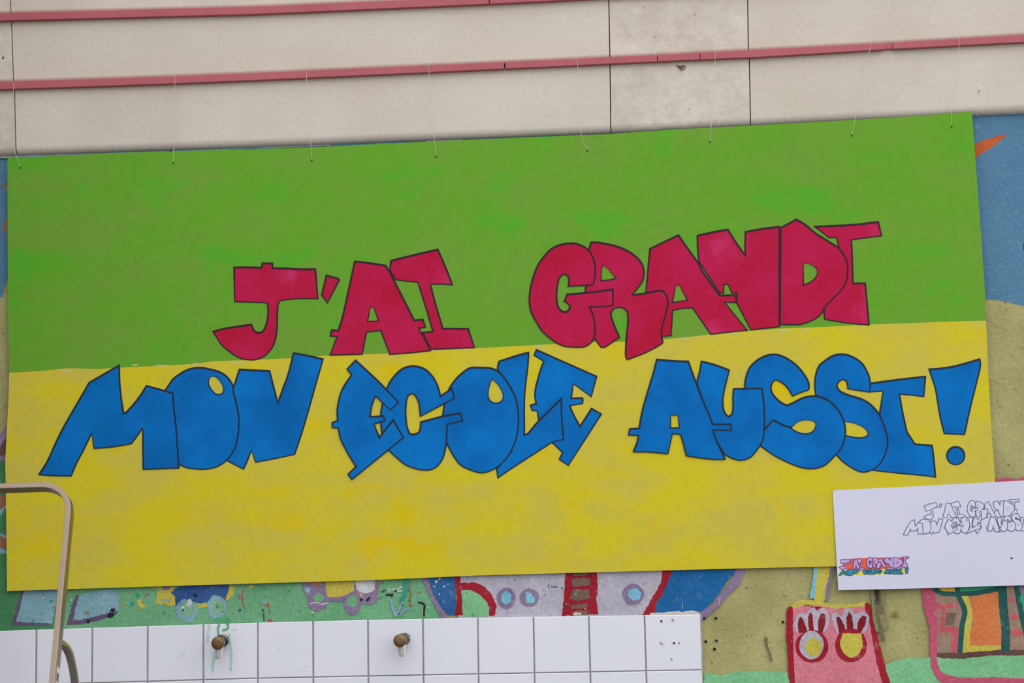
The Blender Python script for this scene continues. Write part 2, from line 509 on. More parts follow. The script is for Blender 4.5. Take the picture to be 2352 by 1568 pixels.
figure('painted_car', [('yellow', A_([(1165, 855), (1290, 850), (1295, 990), (1250, 1005), (1200, 985), (1150, 985), (1160, 910)]), 1.5),
                       ('purple', A_([(1195, 850), (1285, 846), (1240, 878), (1200, 890)])),
                       ('yellow', A_([(1680, 838), (1740, 860), (1720, 930), (1670, 960), (1640, 900)]), 2),
                       ('yellow', A_([(1455, 980), (1540, 980), (1530, 1012), (1460, 1012)])),
                       ('navy', A_([(1258, 900), (1300, 870), (1380, 843), (1500, 838), (1695, 838), (1680, 900), (1660, 960), (1560, 970), (1480, 982), (1400, 950), (1330, 1005), (1298, 1000), (1285, 930)]), 2),
                       ('lblue', A_(oval(1382, 1034, 82, 80, wob=.12)), 2.5), ('sage', A_(oval(1378, 1028, 56, 52, wob=.2)), 3), ('white', A_(star(1400, 985, 34)), 2), ('white', A_(star(1350, 1010, 16)), 1), ('sage', A_(star(1440, 1000, 26)), 2), ('black', A_(star(1352, 1030, 9)), 0.5),
                       ('lblue', A_(oval(1605, 1014, 80, 84, wob=.12)), 2.5), ('sage', A_(oval(1606, 1012, 54, 58, wob=.2)), 3), ('green', A_(star(1610, 1000, 44)), 2), ('greydab', A_(star(1640, 1040, 18)), 1), ('navy', A_(star(1605, 1005, 12)), 1),
                       ('black', A_(star(1440, 922, 18)), 1), ('lblue', A_([(1190, 950), (1255, 950), (1255, 968), (1195, 968)]))])
figure('paint_dab', [(('reddab', 2.0), A_([(1792, 880), (1790, 940), (1795, 985), (1806, 1020)])), ('blueb', A_(star(1768, 1030, 14))), ('yellow', A_(star(1855, 858, 22))), ('greydab', A_(star(1770, 925, 26)), 1.5),
                     ('reddab', B_(star(248, 422, 22))), (('rustdab', 2.0), B_([(262, 440), (275, 480), (268, 510)])), (('teal', 3.0), B_([(208, 450), (216, 500), (222, 570)])),
                     ('sage', B_(star(215, 400, 44)), 2), ('reddab', B_(star(270, 568, 28)), 1), ('reddab', B_(star(535, 480, 9)))])
figure('painted_truck', [('purple', B_([(575, 205), (1250, 185), (1255, 280), (1240, 380), (1205, 422, 1), (1150, 425, 1), (1095, 412), (1075, 480, 1), (1020, 520, 1), (960, 490, 1), (930, 395), (790, 395), (775, 455, 1), (690, 480, 1), (625, 440, 1), (605, 350), (565, 290)])),
                         ('orangeb', B_([(605, 210), (752, 205), (745, 258), (690, 245)])),
                         ('yellow', B_([(780, 200), (1040, 190), (1030, 300), (940, 345), (880, 358), (790, 352), (775, 280)])),
                         ('white', B_([(1042, 195), (1220, 190), (1215, 280, 1), (1150, 325, 1), (1080, 310, 1), (1045, 260, 1)]), 2),
                         ('yellow', B_([(1080, 315), (1105, 330), (1105, 358), (1088, 345)])),
                         ('green', B_(oval(712, 365, 44, 40))), ('green', B_(oval(1015, 395, 50, 50))), ('cyan', B_(oval(612, 292, 24, 24))),
                         (('plaster', 2.5), B_([(640, 415), (690, 402), (740, 420), (798, 408)])), (('greydab', 2.0), B_([(740, 400), (720, 420), (705, 432)])),
                         ('black', B_(star(1096, 375, 18)), 0.5), ('black', B_(star(1155, 378, 18)), 0.5), ('black', B_(star(1172, 362, 14)), 0.5)])
figure('paint_scribble', [(('white', 3.2), W_([(762, 580), (780, 690)])), (('white', 3.4), W_([(850, 650), (870, 570), (915, 630), (985, 590)])), (('white', 3.4), W_([(1190, 530), (1100, 570), (1040, 650), (1090, 690), (1200, 650)])),
                          ('black', W_(star(975, 680, 40)), 0.3), ('black', W_([(630, 790), (700, 750), (800, 770), (905, 740), (890, 830), (840, 870), (800, 810), (720, 830)]), 0.5), ('teal', W_([(480, 690), (560, 640), (690, 600), (640, 670), (560, 720)]), 0.5),
                          (('greydab', 2.0), W_([(390, 900), (480, 890), (560, 830)])), ('reddab', W_(star(535, 400, 48)), 0.3), ('reddab', W_(star(1755, 715, 38)), 0.3),
                          ('tealdab', W_([(1250, 280), (1440, 300), (1400, 560), (1360, 800), (1200, 1000), (1090, 1040), (1180, 820), (1240, 560)]), 1),
                          (('rustdab', 3.6), W_([(1440, 340), (1420, 500, 1), (1445, 660, 1), (1490, 790, 1), (1440, 900, 1), (1440, 1060)])), ('reddab', W_(star(1450, 1130, 50)), 0.3), ('black', W_(star(1445, 970, 40)), 0.3),
                          (('lblue', 7.0), W_([(820, 960), (880, 1180), (980, 1490)])), (('lblue', 6.5), W_([(980, 1480), (1100, 1250), (1220, 1020)])), (('lblue', 6.0), W_([(1080, 1480), (1250, 1300), (1450, 1220)])),
                          ('navy', W_(star(1090, 1420, 45)), 0.3), ('navy', W_(star(1210, 1110, 40)), 0.3),
                          (('black', 4.0), W_([(1715, 1035), (1830, 1060, 1), (1910, 1100, 1), (1925, 1220, 1), (1905, 1330, 1), (1910, 1500)])), (('plaster', 1.6), W_([(1870, 1250), (1865, 1400), (1860, 1540)]))])
figure('painted_castle', [('lilac', B_([(1975, 150), (2200, 150), (3900, 40), (3800, 300), (3700, 560), (1975, 560)])),
                          ('purple', B_([(1640, 165), (1695, 165), (1740, 320, 1), (1800, 420, 1), (1870, 520), (1862, 560), (1820, 560), (1740, 400, 1), (1680, 270, 1)])),
                          ('blue', B_([(1690, 160), (1945, 155), (1945, 350), (1960, 510), (1885, 520), (1800, 420), (1740, 320)]), 1.2),
                          ('white', B_(star(1775, 215, 14)), 1), ('white', B_(star(1840, 260, 10)), 1), ('white', B_(star(1800, 330, 9)), 1), ('white', B_(star(1880, 240, 10)), 1), ('white', B_(star(1755, 260, 9)), 1), ('yellow', B_(star(1800, 190, 18)), 1),
                          ('red', B_([(1935, 155), (1985, 152), (1990, 232, 1), (2000, 300), (2018, 520), (1940, 525), (1962, 350)]), 1.3),
                          ('greenl', B_([(2000, 285), (2110, 295, 1), (2190, 360, 1), (2245, 440, 1), (2262, 530), (2012, 530)])),
                          ('red', B_([(1985, 232), (2090, 225, 1), (2170, 238, 1), (2250, 305, 1), (2300, 395, 1), (2312, 450, 1), (2295, 525), (2250, 525), (2240, 430, 1), (2190, 360, 1), (2110, 305, 1), (2000, 292)]), 1.3)])
figure('painted_porthole', [('purple', C_(oval(245, 368, 82, 98)), 0.7), ('cyan', C_(oval(246, 362, 46, 60)), 0.7)])
figure('painted_porthole', [('purple', C_(oval(452, 360, 86, 84)), 0.7), ('cyan', C_([(420, 308), (470, 322), (505, 370), (498, 412), (430, 406)]), 0.7)])
figure('paint_scribble', [(('black', 1.6), G5([(935, 670), (885, 770, 1), (900, 850, 1), (945, 895)])), (('black', 1.4), G5([(1030, 790), (1090, 885)])), (('black', 1.6), G5([(1060, 870), (1120, 870, 1), (1180, 815, 1), (1260, 810, 1), (1350, 885)])),
                          (('greydab', 1.4), G5([(1150, 260), (1330, 200)]))])
figure('painted_tower', [('red', C_([(778, 110), (1060, 105), (1072, 300), (1055, 380), (1078, 510), (748, 525), (770, 300)]), 1.3),
                         ('brown', C_([(835, 125), (985, 122), (980, 158), (850, 168)])), ('brown', C_([(835, 195), (860, 187, 1), (985, 183), (1003, 200, 1), (998, 250), (850, 262), (838, 240, 1)])),
                         ('brown', C_([(850, 292), (880, 286), (990, 286), (998, 370), (900, 388), (812, 372)])), ('brown', C_([(830, 425), (980, 412), (975, 455), (835, 462)]), 1.2), ('brown', C_([(850, 482), (975, 475), (985, 515), (840, 522)]), 1.2),
                         ('plaster', C_([(850, 500), (880, 485), (900, 500), (920, 490), (925, 515), (850, 520)]), 1), ('plaster', C_(star(960, 460, 10))), ('plaster', C_(star(785, 415, 8)))])
figure('painted_porthole', [('purple', C_(oval(1388, 335, 97, 95)), 0.7), ('cyan', C_([(1350, 286), (1390, 278, 1), (1422, 276), (1462, 320), (1450, 372), (1390, 388), (1343, 345)]), 0.7)])
figure('painted_sail', [('blueb', C_([(1700, 60), (2480, 30), (2345, 95), (2250, 200, 1), (2100, 400, 1), (1990, 500), (1960, 540), (1560, 540), (1600, 400), (1660, 320), (1710, 200)])),
                        ('purple', C_([(2330, 60), (2460, 40), (2400, 110, 1), (2345, 250), (2250, 330), (2150, 450), (2000, 585), (1985, 500), (2100, 420), (2200, 290), (2280, 200)])),
                        ('red', C_([(1655, 95), (1745, 90), (1700, 220, 1), (1655, 330), (1600, 400), (1580, 490), (1575, 520), (1470, 520), (1550, 380), (1620, 260), (1650, 190)]), 1.5),
                        ('plaster', C_([(1540, 500), (1700, 492), (1760, 480), (1840, 488), (1900, 478), (1985, 490), (2010, 560), (1985, 580), (1980, 525), (1540, 525)]), 1),
                        (('plaster', 1.2), C_([(2170, 365), (2160, 430)])), (('plaster', 0.8), C_([(1832, 395), (1834, 470)]))])
for hx, hy, hr in ((2028, 547, 13), (2133, 547, 13), (2043, 757, 13), (2140, 748, 12), (2122, 824, 14)):
    figure('drill_hole', [('black', C_(oval(hx, hy, hr, hr)), 0)])
figure('painted_lawn', [('greenl', E_([(-112, 1490), (0, 1512), (150, 1482), (350, 1477), (500, 1490), (530, 1600), (530, 1800), (-112, 1800)]), 1.5),
                        ('greenl', E_([(1200, 1440), (1300, 1405), (1400, 1385), (1570, 1380), (2600, 1420), (4500, 1380), (8200, 1300), (8200, 1900), (1200, 1900)]), 1.5)])
figure('painted_neck', [('yellow', E_([(728, 640), (828, 640), (825, 700), (775, 970), (695, 970), (715, 800)])), ('cyan', E_([(705, 640), (735, 640), (725, 720), (700, 945), (668, 945), (690, 800)])),
                        ('purple', E_([(832, 640), (865, 640), (852, 720), (820, 850), (802, 962), (775, 960), (790, 850), (815, 780)]))])
hand_l = [('lilac', E_(smooth([(570, 1195), (553, 1120), (575, 1065), (615, 1050), (645, 1062), (662, 1025), (700, 1010), (728, 1042), (755, 1015), (790, 1028), (812, 1090), (800, 1160), (770, 1195), (680, 1205)]))),
          ('redd', E_([(588, 1200), (580, 1140), (592, 1085, 1), (615, 1090, 1), (640, 1150), (655, 1195)])), ('redd', E_([(665, 1195), (652, 1090), (668, 1045, 1), (688, 1070, 1), (700, 1190)])),
          ('redd', E_([(730, 1190), (728, 1110), (755, 1055, 1), (783, 1068, 1), (782, 1130), (765, 1195)])),
          ('red', E_(oval(684, 1298, 120, 122, wob=0.02))), ('lilac', E_(oval(682, 1288, 90, 106, wob=0.03))), ('yellow', E_(oval(696, 1304, 58, 68, wob=0.03)))]
hand_r = [('lilac', E_(smooth([(838, 1050), (870, 1050), (905, 1080), (920, 1025), (965, 1012), (1000, 1058), (1055, 1038), (1105, 1078), (1092, 1170), (1050, 1205), (960, 1200), (885, 1215), (850, 1150), (832, 1090)]))),
          ('redd', E_([(862, 1082), (885, 1080), (925, 1140), (935, 1195), (888, 1205), (872, 1140)])), ('redd', E_([(942, 1190), (938, 1090), (958, 1042, 1), (982, 1080), (990, 1190)])),
          ('redd', E_([(1018, 1190), (1025, 1110), (1058, 1070), (1088, 1082), (1076, 1140), (1050, 1190)])),
          ('red', E_(oval(972, 1290, 117, 124, wob=0.02))), ('yellow', E_([(912, 1202), (1050, 1200), (1056, 1300, 1), (1022, 1360, 1), (970, 1382, 1), (912, 1342, 1), (892, 1270, 1)]))]
figure('painted_creature', [('pink', E_([(525, 1000), (1085, 990), (1115, 1150), (1165, 1430), (1220, 1620), (1240, 1750), (530, 1750)])),
                            ('yellow', E_([(522, 1000), (560, 970), (620, 955), (700, 958), (850, 988), (1000, 985), (1080, 962), (1090, 1000), (950, 1012), (860, 1020), (760, 1000), (640, 992), (545, 1018)])),
                            ('red', E_([(500, 1015), (520, 1000), (542, 1010), (545, 1200), (552, 1450), (562, 1600), (590, 1750), (535, 1750), (505, 1400), (494, 1200)]), 1.2),
                            ('red', E_([(1075, 985), (1090, 975), (1112, 990), (1142, 1080), (1182, 1280), (1240, 1500), (1300, 1700), (1250, 1750), (1205, 1580), (1160, 1400), (1118, 1150), (1075, 1030)]), 1.2),
                            ('redd', E_([(670, 1005), (760, 1005), (715, 1035)]), 0.5)] + hand_l + hand_r)
figure('paint_dab', [('black', E_(oval(470, 1118, 10, 10)), 0), ('teal', E_(oval(1211, 1106, 13, 13)), 0), ('olive', E_([(1262, 1078), (1300, 1030), (1330, 1080)])),
                     (('greydab', 3.0), E_([(340, 1220), (350, 1300, 1), (372, 1350, 1), (385, 1410)])), ('olive', E_(star(345, 1250, 20)), 1)])
figure('painted_house', [('taupe', E_([(1585, 820), (2220, 800), (2330, 1330), (1600, 1360)])),
                         ('greenl', E_([(1600, 1378), (1800, 1380), (2010, 1360), (2400, 1350), (2400, 1600), (1800, 1560), (1680, 1530), (1610, 1450)])),
                         ('rose', E_([(1490, 800), (1590, 800), (1600, 1000), (1612, 1150), (1606, 1400), (1628, 1480), (1700, 1515), (1800, 1530), (2010, 1525), (2400, 1540), (2400, 1640), (1750, 1600), (1620, 1555), (1562, 1450), (1550, 1150), (1505, 1000)]), 1.2),
                         ('brick', E_([(1605, 985), (1752, 975), (1756, 1010), (1605, 1022)])), ('brick', E_([(1640, 1018), (1668, 1018), (1662, 1155), (1632, 1155)])), ('brick', E_([(1625, 1158), (1765, 1148), (1760, 1190), (1622, 1198)])),
                         ('brick', E_([(1708, 1195), (1758, 1190), (1752, 1345), (1713, 1345)])), ('brown', E_([(1675, 1050), (1752, 1050), (1730, 1140), (1668, 1142)])),
                         ('ochre', E_([(1600, 830), (1738, 830), (1740, 902), (1640, 906)])), ('tealg', E_([(1765, 820), (2065, 810), (2052, 882), (1770, 896)])),
                         ('yellow', E_([(1780, 925), (1840, 925), (1870, 1050, 1), (1862, 1150, 1), (1852, 1285), (2090, 1285), (2088, 1330), (1795, 1345), (1805, 1150), (1825, 1050)])),
                         ('orangeb', E_([(1845, 935), (2065, 890), (2085, 1100), (2085, 1290), (1850, 1292), (1850, 1200), (1872, 1130, 1), (1862, 1030, 1)])),
                         ('brownd', E_([(1605, 1345), (1800, 1345), (2080, 1322), (2400, 1322), (2400, 1352), (2200, 1365), (2000, 1365), (1800, 1387), (1640, 1387)])),
                         (('teal', 11), E_([(1580, 870), (1640, 905, 1), (1750, 912), (1900, 905), (2095, 868)])), (('teal', 12), E_([(1752, 830), (1768, 930, 1), (1812, 1035, 1), (1792, 1150, 1), (1776, 1345)])),
                         (('teal', 20), E_([(2088, 830), (2095, 1000), (2115, 1180), (2112, 1335)])), (('teal', 14), E_([(2192, 820), (2220, 1000), (2262, 1180), (2300, 1330)])),
                         ('brick', E_(oval(2156, 956, 20, 18))), ('brick', E_(oval(2176, 1078, 34, 20))), ('brick', E_(oval(2192, 1196, 40, 27))), ('brick', E_([(2140, 820), (2178, 820), (2176, 862), (2142, 866)])),
                         ('tealg', E_([(2222, 920), (2262, 880), (2340, 860), (2340, 1180), (2290, 1150), (2246, 1040)])), ('purple', E_([(2215, 820), (2340, 810), (2340, 890), (2222, 905)]))])
figure('painted_roof', [('rose', R2_([(200, 1432), (272, 1430), (310, 1440), (350, 1430), (430, 1445), (477, 1425), (900, 1420), (900, 1560), (200, 1560)]))])
# soot stain: wall-coloured pigment darkened in streaks
figure('soot_stain', [(('soota', 30), E_([(1165, 840), (1172, 960, 1), (1180, 1080, 1), (1205, 1180)])), (('sootb', 20), E_([(1163, 840), (1172, 960, 1), (1185, 1060)])), (('sootb', 9), E_([(1160, 1060), (1190, 1160, 1), (1215, 1260)])),
                      (('sootc', 12), E_([(1160, 840), (1166, 930), (1172, 990)])), (('sootd', 6), E_([(1158, 840), (1163, 920), (1168, 960)])), (('sootb', 5), E_([(345, 1230), (352, 1300, 1), (372, 1350, 1), (385, 1410)]))])
figure('chipped_edge', [('lblue', [(-300, 368), (0, 356), (300, 346), (600, 335), (600, 341), (300, 352), (0, 364), (-300, 376)], 0.5), ('plaster', [(-20, 357), (60, 354), (150, 351), (210, 349), (300, 345), (300, 348), (210, 352), (120, 356), (60, 359), (-20, 362)], 0.9),
                        ('rustdab', [(320, 346), (370, 343), (372, 345), (322, 348)], 0.4), ('black', [(387, 342), (394, 341), (395, 350), (390, 350)], 0.3),
                        ('sky', [(600, 334), (1200, 311), (1500, 298), (1500, 304), (1200, 318), (600, 342)], 0.5), ('plaster', [(596, 337), (680, 334), (760, 331), (760, 333.5), (680, 337), (596, 340)], 0.7), ('plaster', [(980, 323), (1060, 320), (1060, 322), (980, 325)], 0.6),
                        ('plaster', [(2236, 261), (2290, 258.5), (2352, 255), (2352, 260), (2300, 262), (2236, 265)], 1.0)])
figure('dirt_stain', [('brownd', [(1553, 150), (1556, 149), (1560, 152), (1572, 149), (1574, 152), (1567, 156), (1564, 162), (1560, 156), (1557, 153)], 0.8), ('greydab', [(1566, 155), (1577, 150), (1573, 158), (1564, 163)], 0.8), ('black', [(4, 133), (8, 129), (10, 131), (6, 136)], 0.3), ('greydab', [(1477, 17), (1480, 13), (1481, 16)], 0.2), ('greydab', oval(1504, 84, 1.6, 1.6), 0.1),
                      ('greydab', [(1590, 34), (1598, 30), (1598, 33)], 0.4), ('greydab', oval(2249, 209, 1.8, 1.8), 0.1)], yb=0.020)

rnd = random.Random(11)
spl = []
for _ in range(150):
    u = rnd.uniform(60, 1020) if rnd.random() < .75 else rnd.uniform(1060, 1560)
    lo, hi = interp([(0, 1362), (600, 1342), (1100, 1325), (1700, 1308)], u), interp([(0, 1444), (600, 1425), (1150, 1413), (1600, 1406)], u)
    spl.append((rnd.choice(['sage', 'greend', 'reddab', 'white', 'greydab', 'yellow', 'tealdab', 'lblue', 'greend', 'sage', 'rustdab']), star(u, rnd.uniform(lo, hi), rnd.choice([1.2, 1.6, 2.0, 3.0])), 0.2))
sp_ = figure('paint_splatter', spl); sp_['kind'] = 'stuff'

# ------------------------------------------------------------------ white tiles
tx0 = [-300, -173, -45, 83.5, 212, 339, 467, 592, 719, 845, 971, 1097, 1225, 1352, 1480, 1609]
tx1 = [-304, -176, -48, 82.5, 211, 338.5, 467, 592, 719.5, 846, 972.5, 1099, 1227.5, 1355.5, 1484, 1613.5]
tx2 = [-308, -179, -51, 81.5, 210, 338, 467, 592, 720, 847, 974, 1101, 1230, 1359, 1488, 1618]
TT = [(-300, 1457), (0, 1447), (600, 1428), (843, 1422), (1150, 1416), (1600, 1409.6)]
TM = [(-300, 1583), (0, 1574.5), (210, 1568), (300, 1565.5), (600, 1557), (1150, 1546.4), (1613, 1538)]
TB = [(x, y + 129) for x, y in TM]
vv = [at(-300, 1456, -0.006), at(1611.5, 1408.5, -0.006), at(1618.5, 1667, -0.006), at(-308, 1712, -0.006)]
vv += [Vector((p.x, -0.0, p.z)) for p in vv]
tiled = part('tiled_panel', vv, [(0, 3, 2, 1), (0, 1, 5, 4), (1, 2, 6, 5), (2, 3, 7, 6), (3, 0, 4, 7)], M_grout, wall)
tiled['label'] = 'white glazed tile splashback with grey joints'
h = 1.8
for r_, (ta, tb, xa, xb) in enumerate(((TT, TM, tx0, tx1), (TM, TB, tx1, tx2))):
    for i in range(len(xa) - 1):
        q = []
        for (x, t, sx, sy) in ((xa[i], ta, 1, 1), (xa[i + 1], ta, -1, 1), (xb[i + 1], tb, -1, -1), (xb[i], tb, 1, -1)):
            q.append((x + sx * h, interp(t, x) + sy * (1.3 if sy > 0 and r_ == 0 else 1.1)))
        inner = [(p[0] + s * 1.4, p[1] + t * 1.4) for p, (s, t) in zip(q, ((1, 1), (-1, 1), (-1, -1), (1, -1)))]
        dy = random.uniform(-0.0004, 0.0004)
        vv = [at(x, z, -0.0062) for x, z in q] + [at(x, z, -0.0095 + dy) for x, z in q] + [at(x, z, -0.0105 + dy) for x, z in inner]
        ff = [(8, 11, 10, 9)] + [(4 + k, 8 + k, 8 + (k + 1) % 4, 4 + (k + 1) % 4) for k in range(4)] + [(k, 4 + k, 4 + (k + 1) % 4, (k + 1) % 4) for k in range(4)]
        part('tile', vv, ff, M_tile, tiled, root=wall)
def on_tiles(name, shapes):
    keep = LAYER[0]; LAYER[0] = 360 + keep // 8
    o = figure(name, shapes, parent=tiled, root=wall)
    LAYER[0] = keep
on_tiles('paint_drip', [(('drip', 3.6), T3([(560, 120), (570, 200, 1), (520, 300, 1), (545, 400, 1), (530, 520)])), (('drip', 4.0), T3([(800, 100), (830, 200, 1), (830, 290, 1), (760, 330, 1), (660, 350)])),
                        (('dripl', 3.8), T3([(870, 440), (900, 640, 1), (930, 1000, 1), (930, 1300, 1), (910, 1560)])), (('dripl', 4.0), T3([(280, 130), (275, 260, 1), (230, 480, 1), (215, 700)])), (('dripl', 3.8), T3([(400, 980), (420, 1180, 1), (370, 1380, 1), (370, 1600)])),
                        ('drip', T3([(510, 60), (600, 60), (590, 160), (520, 160)]), 0.4), ('drip', T3([(750, 60), (880, 60), (870, 140), (770, 150)]), 0.4), ('drip', T3(star(280, 130, 45)), 0.3),
                        (('dripl', 1.4), T3([(940, 320), (1010, 330), (1090, 345)]))])
figure('paint_drip', [('drip', A_(star(1612, 1095, 22)), 1), ('drip', A_([(1655, 1090), (1690, 1085), (1695, 1125), (1660, 1125)]), 1), ('drip', A_(star(1548, 1120, 12)), 0.5)])
on_tiles('paint_drip', [(('dripl', 1.4), A_([(1325, 1370), (1345, 1352), (1365, 1343)])), ('dripl', B_(star(363, 822, 9)), 0.2), ('dripl', B_(star(597, 975, 8)), 0.2), ('dripl', B_(star(557, 1013, 8)), 0.2)])
on_tiles('drill_hole', [('black', C_(oval(1643, 573, 10, 10)), 0), ('greydab', C_(oval(1745, 563, 10, 9)), 0), ('black', C_(oval(1757, 769, 10, 10)), 0), ('greydab', C_(oval(1803, 770, 8, 8)), 0), ('greydab', C_(oval(1735, 913, 8, 8)), 0),
                        (('greydab', 1.6), C_([(1632, 755), (1640, 785)])), (('greydab', 1.6), C_([(1648, 765), (1656, 790)]))])

# ------------------------------------------------------------------ banner
BT, BB = at(1120, 318, -0.029), at(1120, 1320, -0.013)
bdir = (BB - BT).normalized()
BN = Vector((0, bdir.z, -bdir.y)).normalized()
if BN.y > 0: BN = -BN
def onb(u, v, off=0.0):
    P0 = BT + BN * off
    r = ray(u, v)
    return CAM + r * ((P0 - CAM).dot(BN) / r.dot(BN))
top_e = [(17, 363), (150, 357), (300, 350), (450, 346), (600, 342), (740, 337), (880, 330), (1050, 322), (1190, 316), (1400, 307.5), (1549, 297), (1720, 288.5), (1946, 276), (2125, 265), (2232, 255.5)]
right_e = [(2240, 360), (2252, 520), (2263, 680), (2265, 736), (2271, 880), (2278, 1000), (2286, 1107), (2292, 1200), (2297, 1291)]
bot_e = [(2100, 1296), (1920, 1300), (1700, 1305), (1400, 1313), (1100, 1321), (850, 1332), (600, 1339), (300, 1348), (16, 1357)]
left_e = [(15, 1250), (13, 1110), (12, 1060), (15, 1000), (19, 930), (21, 860), (20, 800), (18, 700), (17.5, 550)]
mid_e = [(21, 856), (100, 852), (160, 846), (220, 847), (300, 843), (390, 838), (440, 835), (500, 830), (580, 826), (680, 821), (760, 815), (880, 811), (1000, 802), (1120, 799), (1250, 791), (1330, 787), (1450, 784), (1530, 779), (1600, 771), (1660, 764), (1720, 759), (1790, 755), (1900, 750), (2000, 746), (2080, 742), (2160, 740), (2265, 736)]
mid_e = [mid_e[0]] + [(x + random.uniform(-3, 3), y + random.uniform(-1.2, 1.2)) for x, y in mid_e[1:-1]] + [mid_e[-1]]
M_green = mat('green_poster_paint', (97, 158, 44), (107, 153, 53), 5, rough=0.7, spec=0.06, fine=0.03, bscale=30, stretch=(1.0, 1, 1.9), contrast=0.22, bump=0.04, specks=((86, 163, 44), 0.55), speck_scale=4.5, soft=0.10)
M_yel = mat('yellow_poster_paint', (202, 188, 40), (194, 181, 72), 5.0, rough=0.7, spec=0.06, fine=0.03, bscale=30, stretch=(1.0, 1, 1.9), contrast=0.22, bump=0.04, specks=((208, 184, 22), 0.54), speck_scale=4.0, soft=0.12)
M_back = mat('brown_paper_back', (190, 180, 160), fine=0.03)
th = 0.0012
iy = right_e.index((2265, 736))
gr = top_e + right_e[:iy + 1] + mid_e[::-1][1:] + left_e[6:]
ye = mid_e + right_e[iy + 1:] + bot_e + left_e[:6]
v, f, mi = [], [], []
for k, poly in enumerate((gr, ye)):
    fl, tri = fill([clean(poly)])
    o = len(v)
    v += [onb(x, z, th) for x, z in fl]
    f += [tuple(i + o for i in ccw_tri(fl, t)) for t in tri]
    mi += [k] * len(tri)
outline = top_e + right_e + bot_e + left_e
o = len(v); n = len(outline)
v += [onb(x, z, th) for x, z in outline] + [onb(x, z, 0) for x, z in outline]
for i in range(n):
    j = (i + 1) % n
    f.append((o + i, o + n + i, o + n + j, o + j)); mi.append(0 if outline[i][1] < 800 else 1)
fl, tri = fill([outline])
f += [tuple(o + n + q for q in ccw_tri(fl, t)[::-1]) for t in tri]; mi += [2] * len(tri)
banner = obj('banner', v, f, [M_green, M_yel, M_back], mi=mi)
banner['label'] = 'wide paper banner, green above and yellow below, with crimson and blue letters'
banner['category'] = 'banner'
# brush streaks of bare paper along the colour change
M_bare = mat('bare_paper_streak', (186, 178, 130), (196, 186, 120), 30, rough=0.7, fine=0.05)
for x, y, w in ((152, 852, 30), (372, 840, 34), (310, 838, 16), (450, 836, 20), (545, 832, 40), (915, 812, 14), (1000, 806, 18), (1075, 803, 16), (1240, 796, 22), (1575, 778, 20), (1690, 767, 26), (1800, 759, 34), (1850, 758, 20)):
    p = jag([(x - w / 2, y), (x - w * .2, y - 2.4), (x + w * .25, y - 2.0), (x + w / 2, y - 1), (x + w * .2, y + 2), (x - w * .3, y + 2.2)], 0.7, 4)
    fl, tri = fill([p])
    obj('paint_streak', [onb(q[0], q[1], th + 0.0001) for q in fl], [ccw_tri(fl, t) for t in tri], M_bare).parent = banner

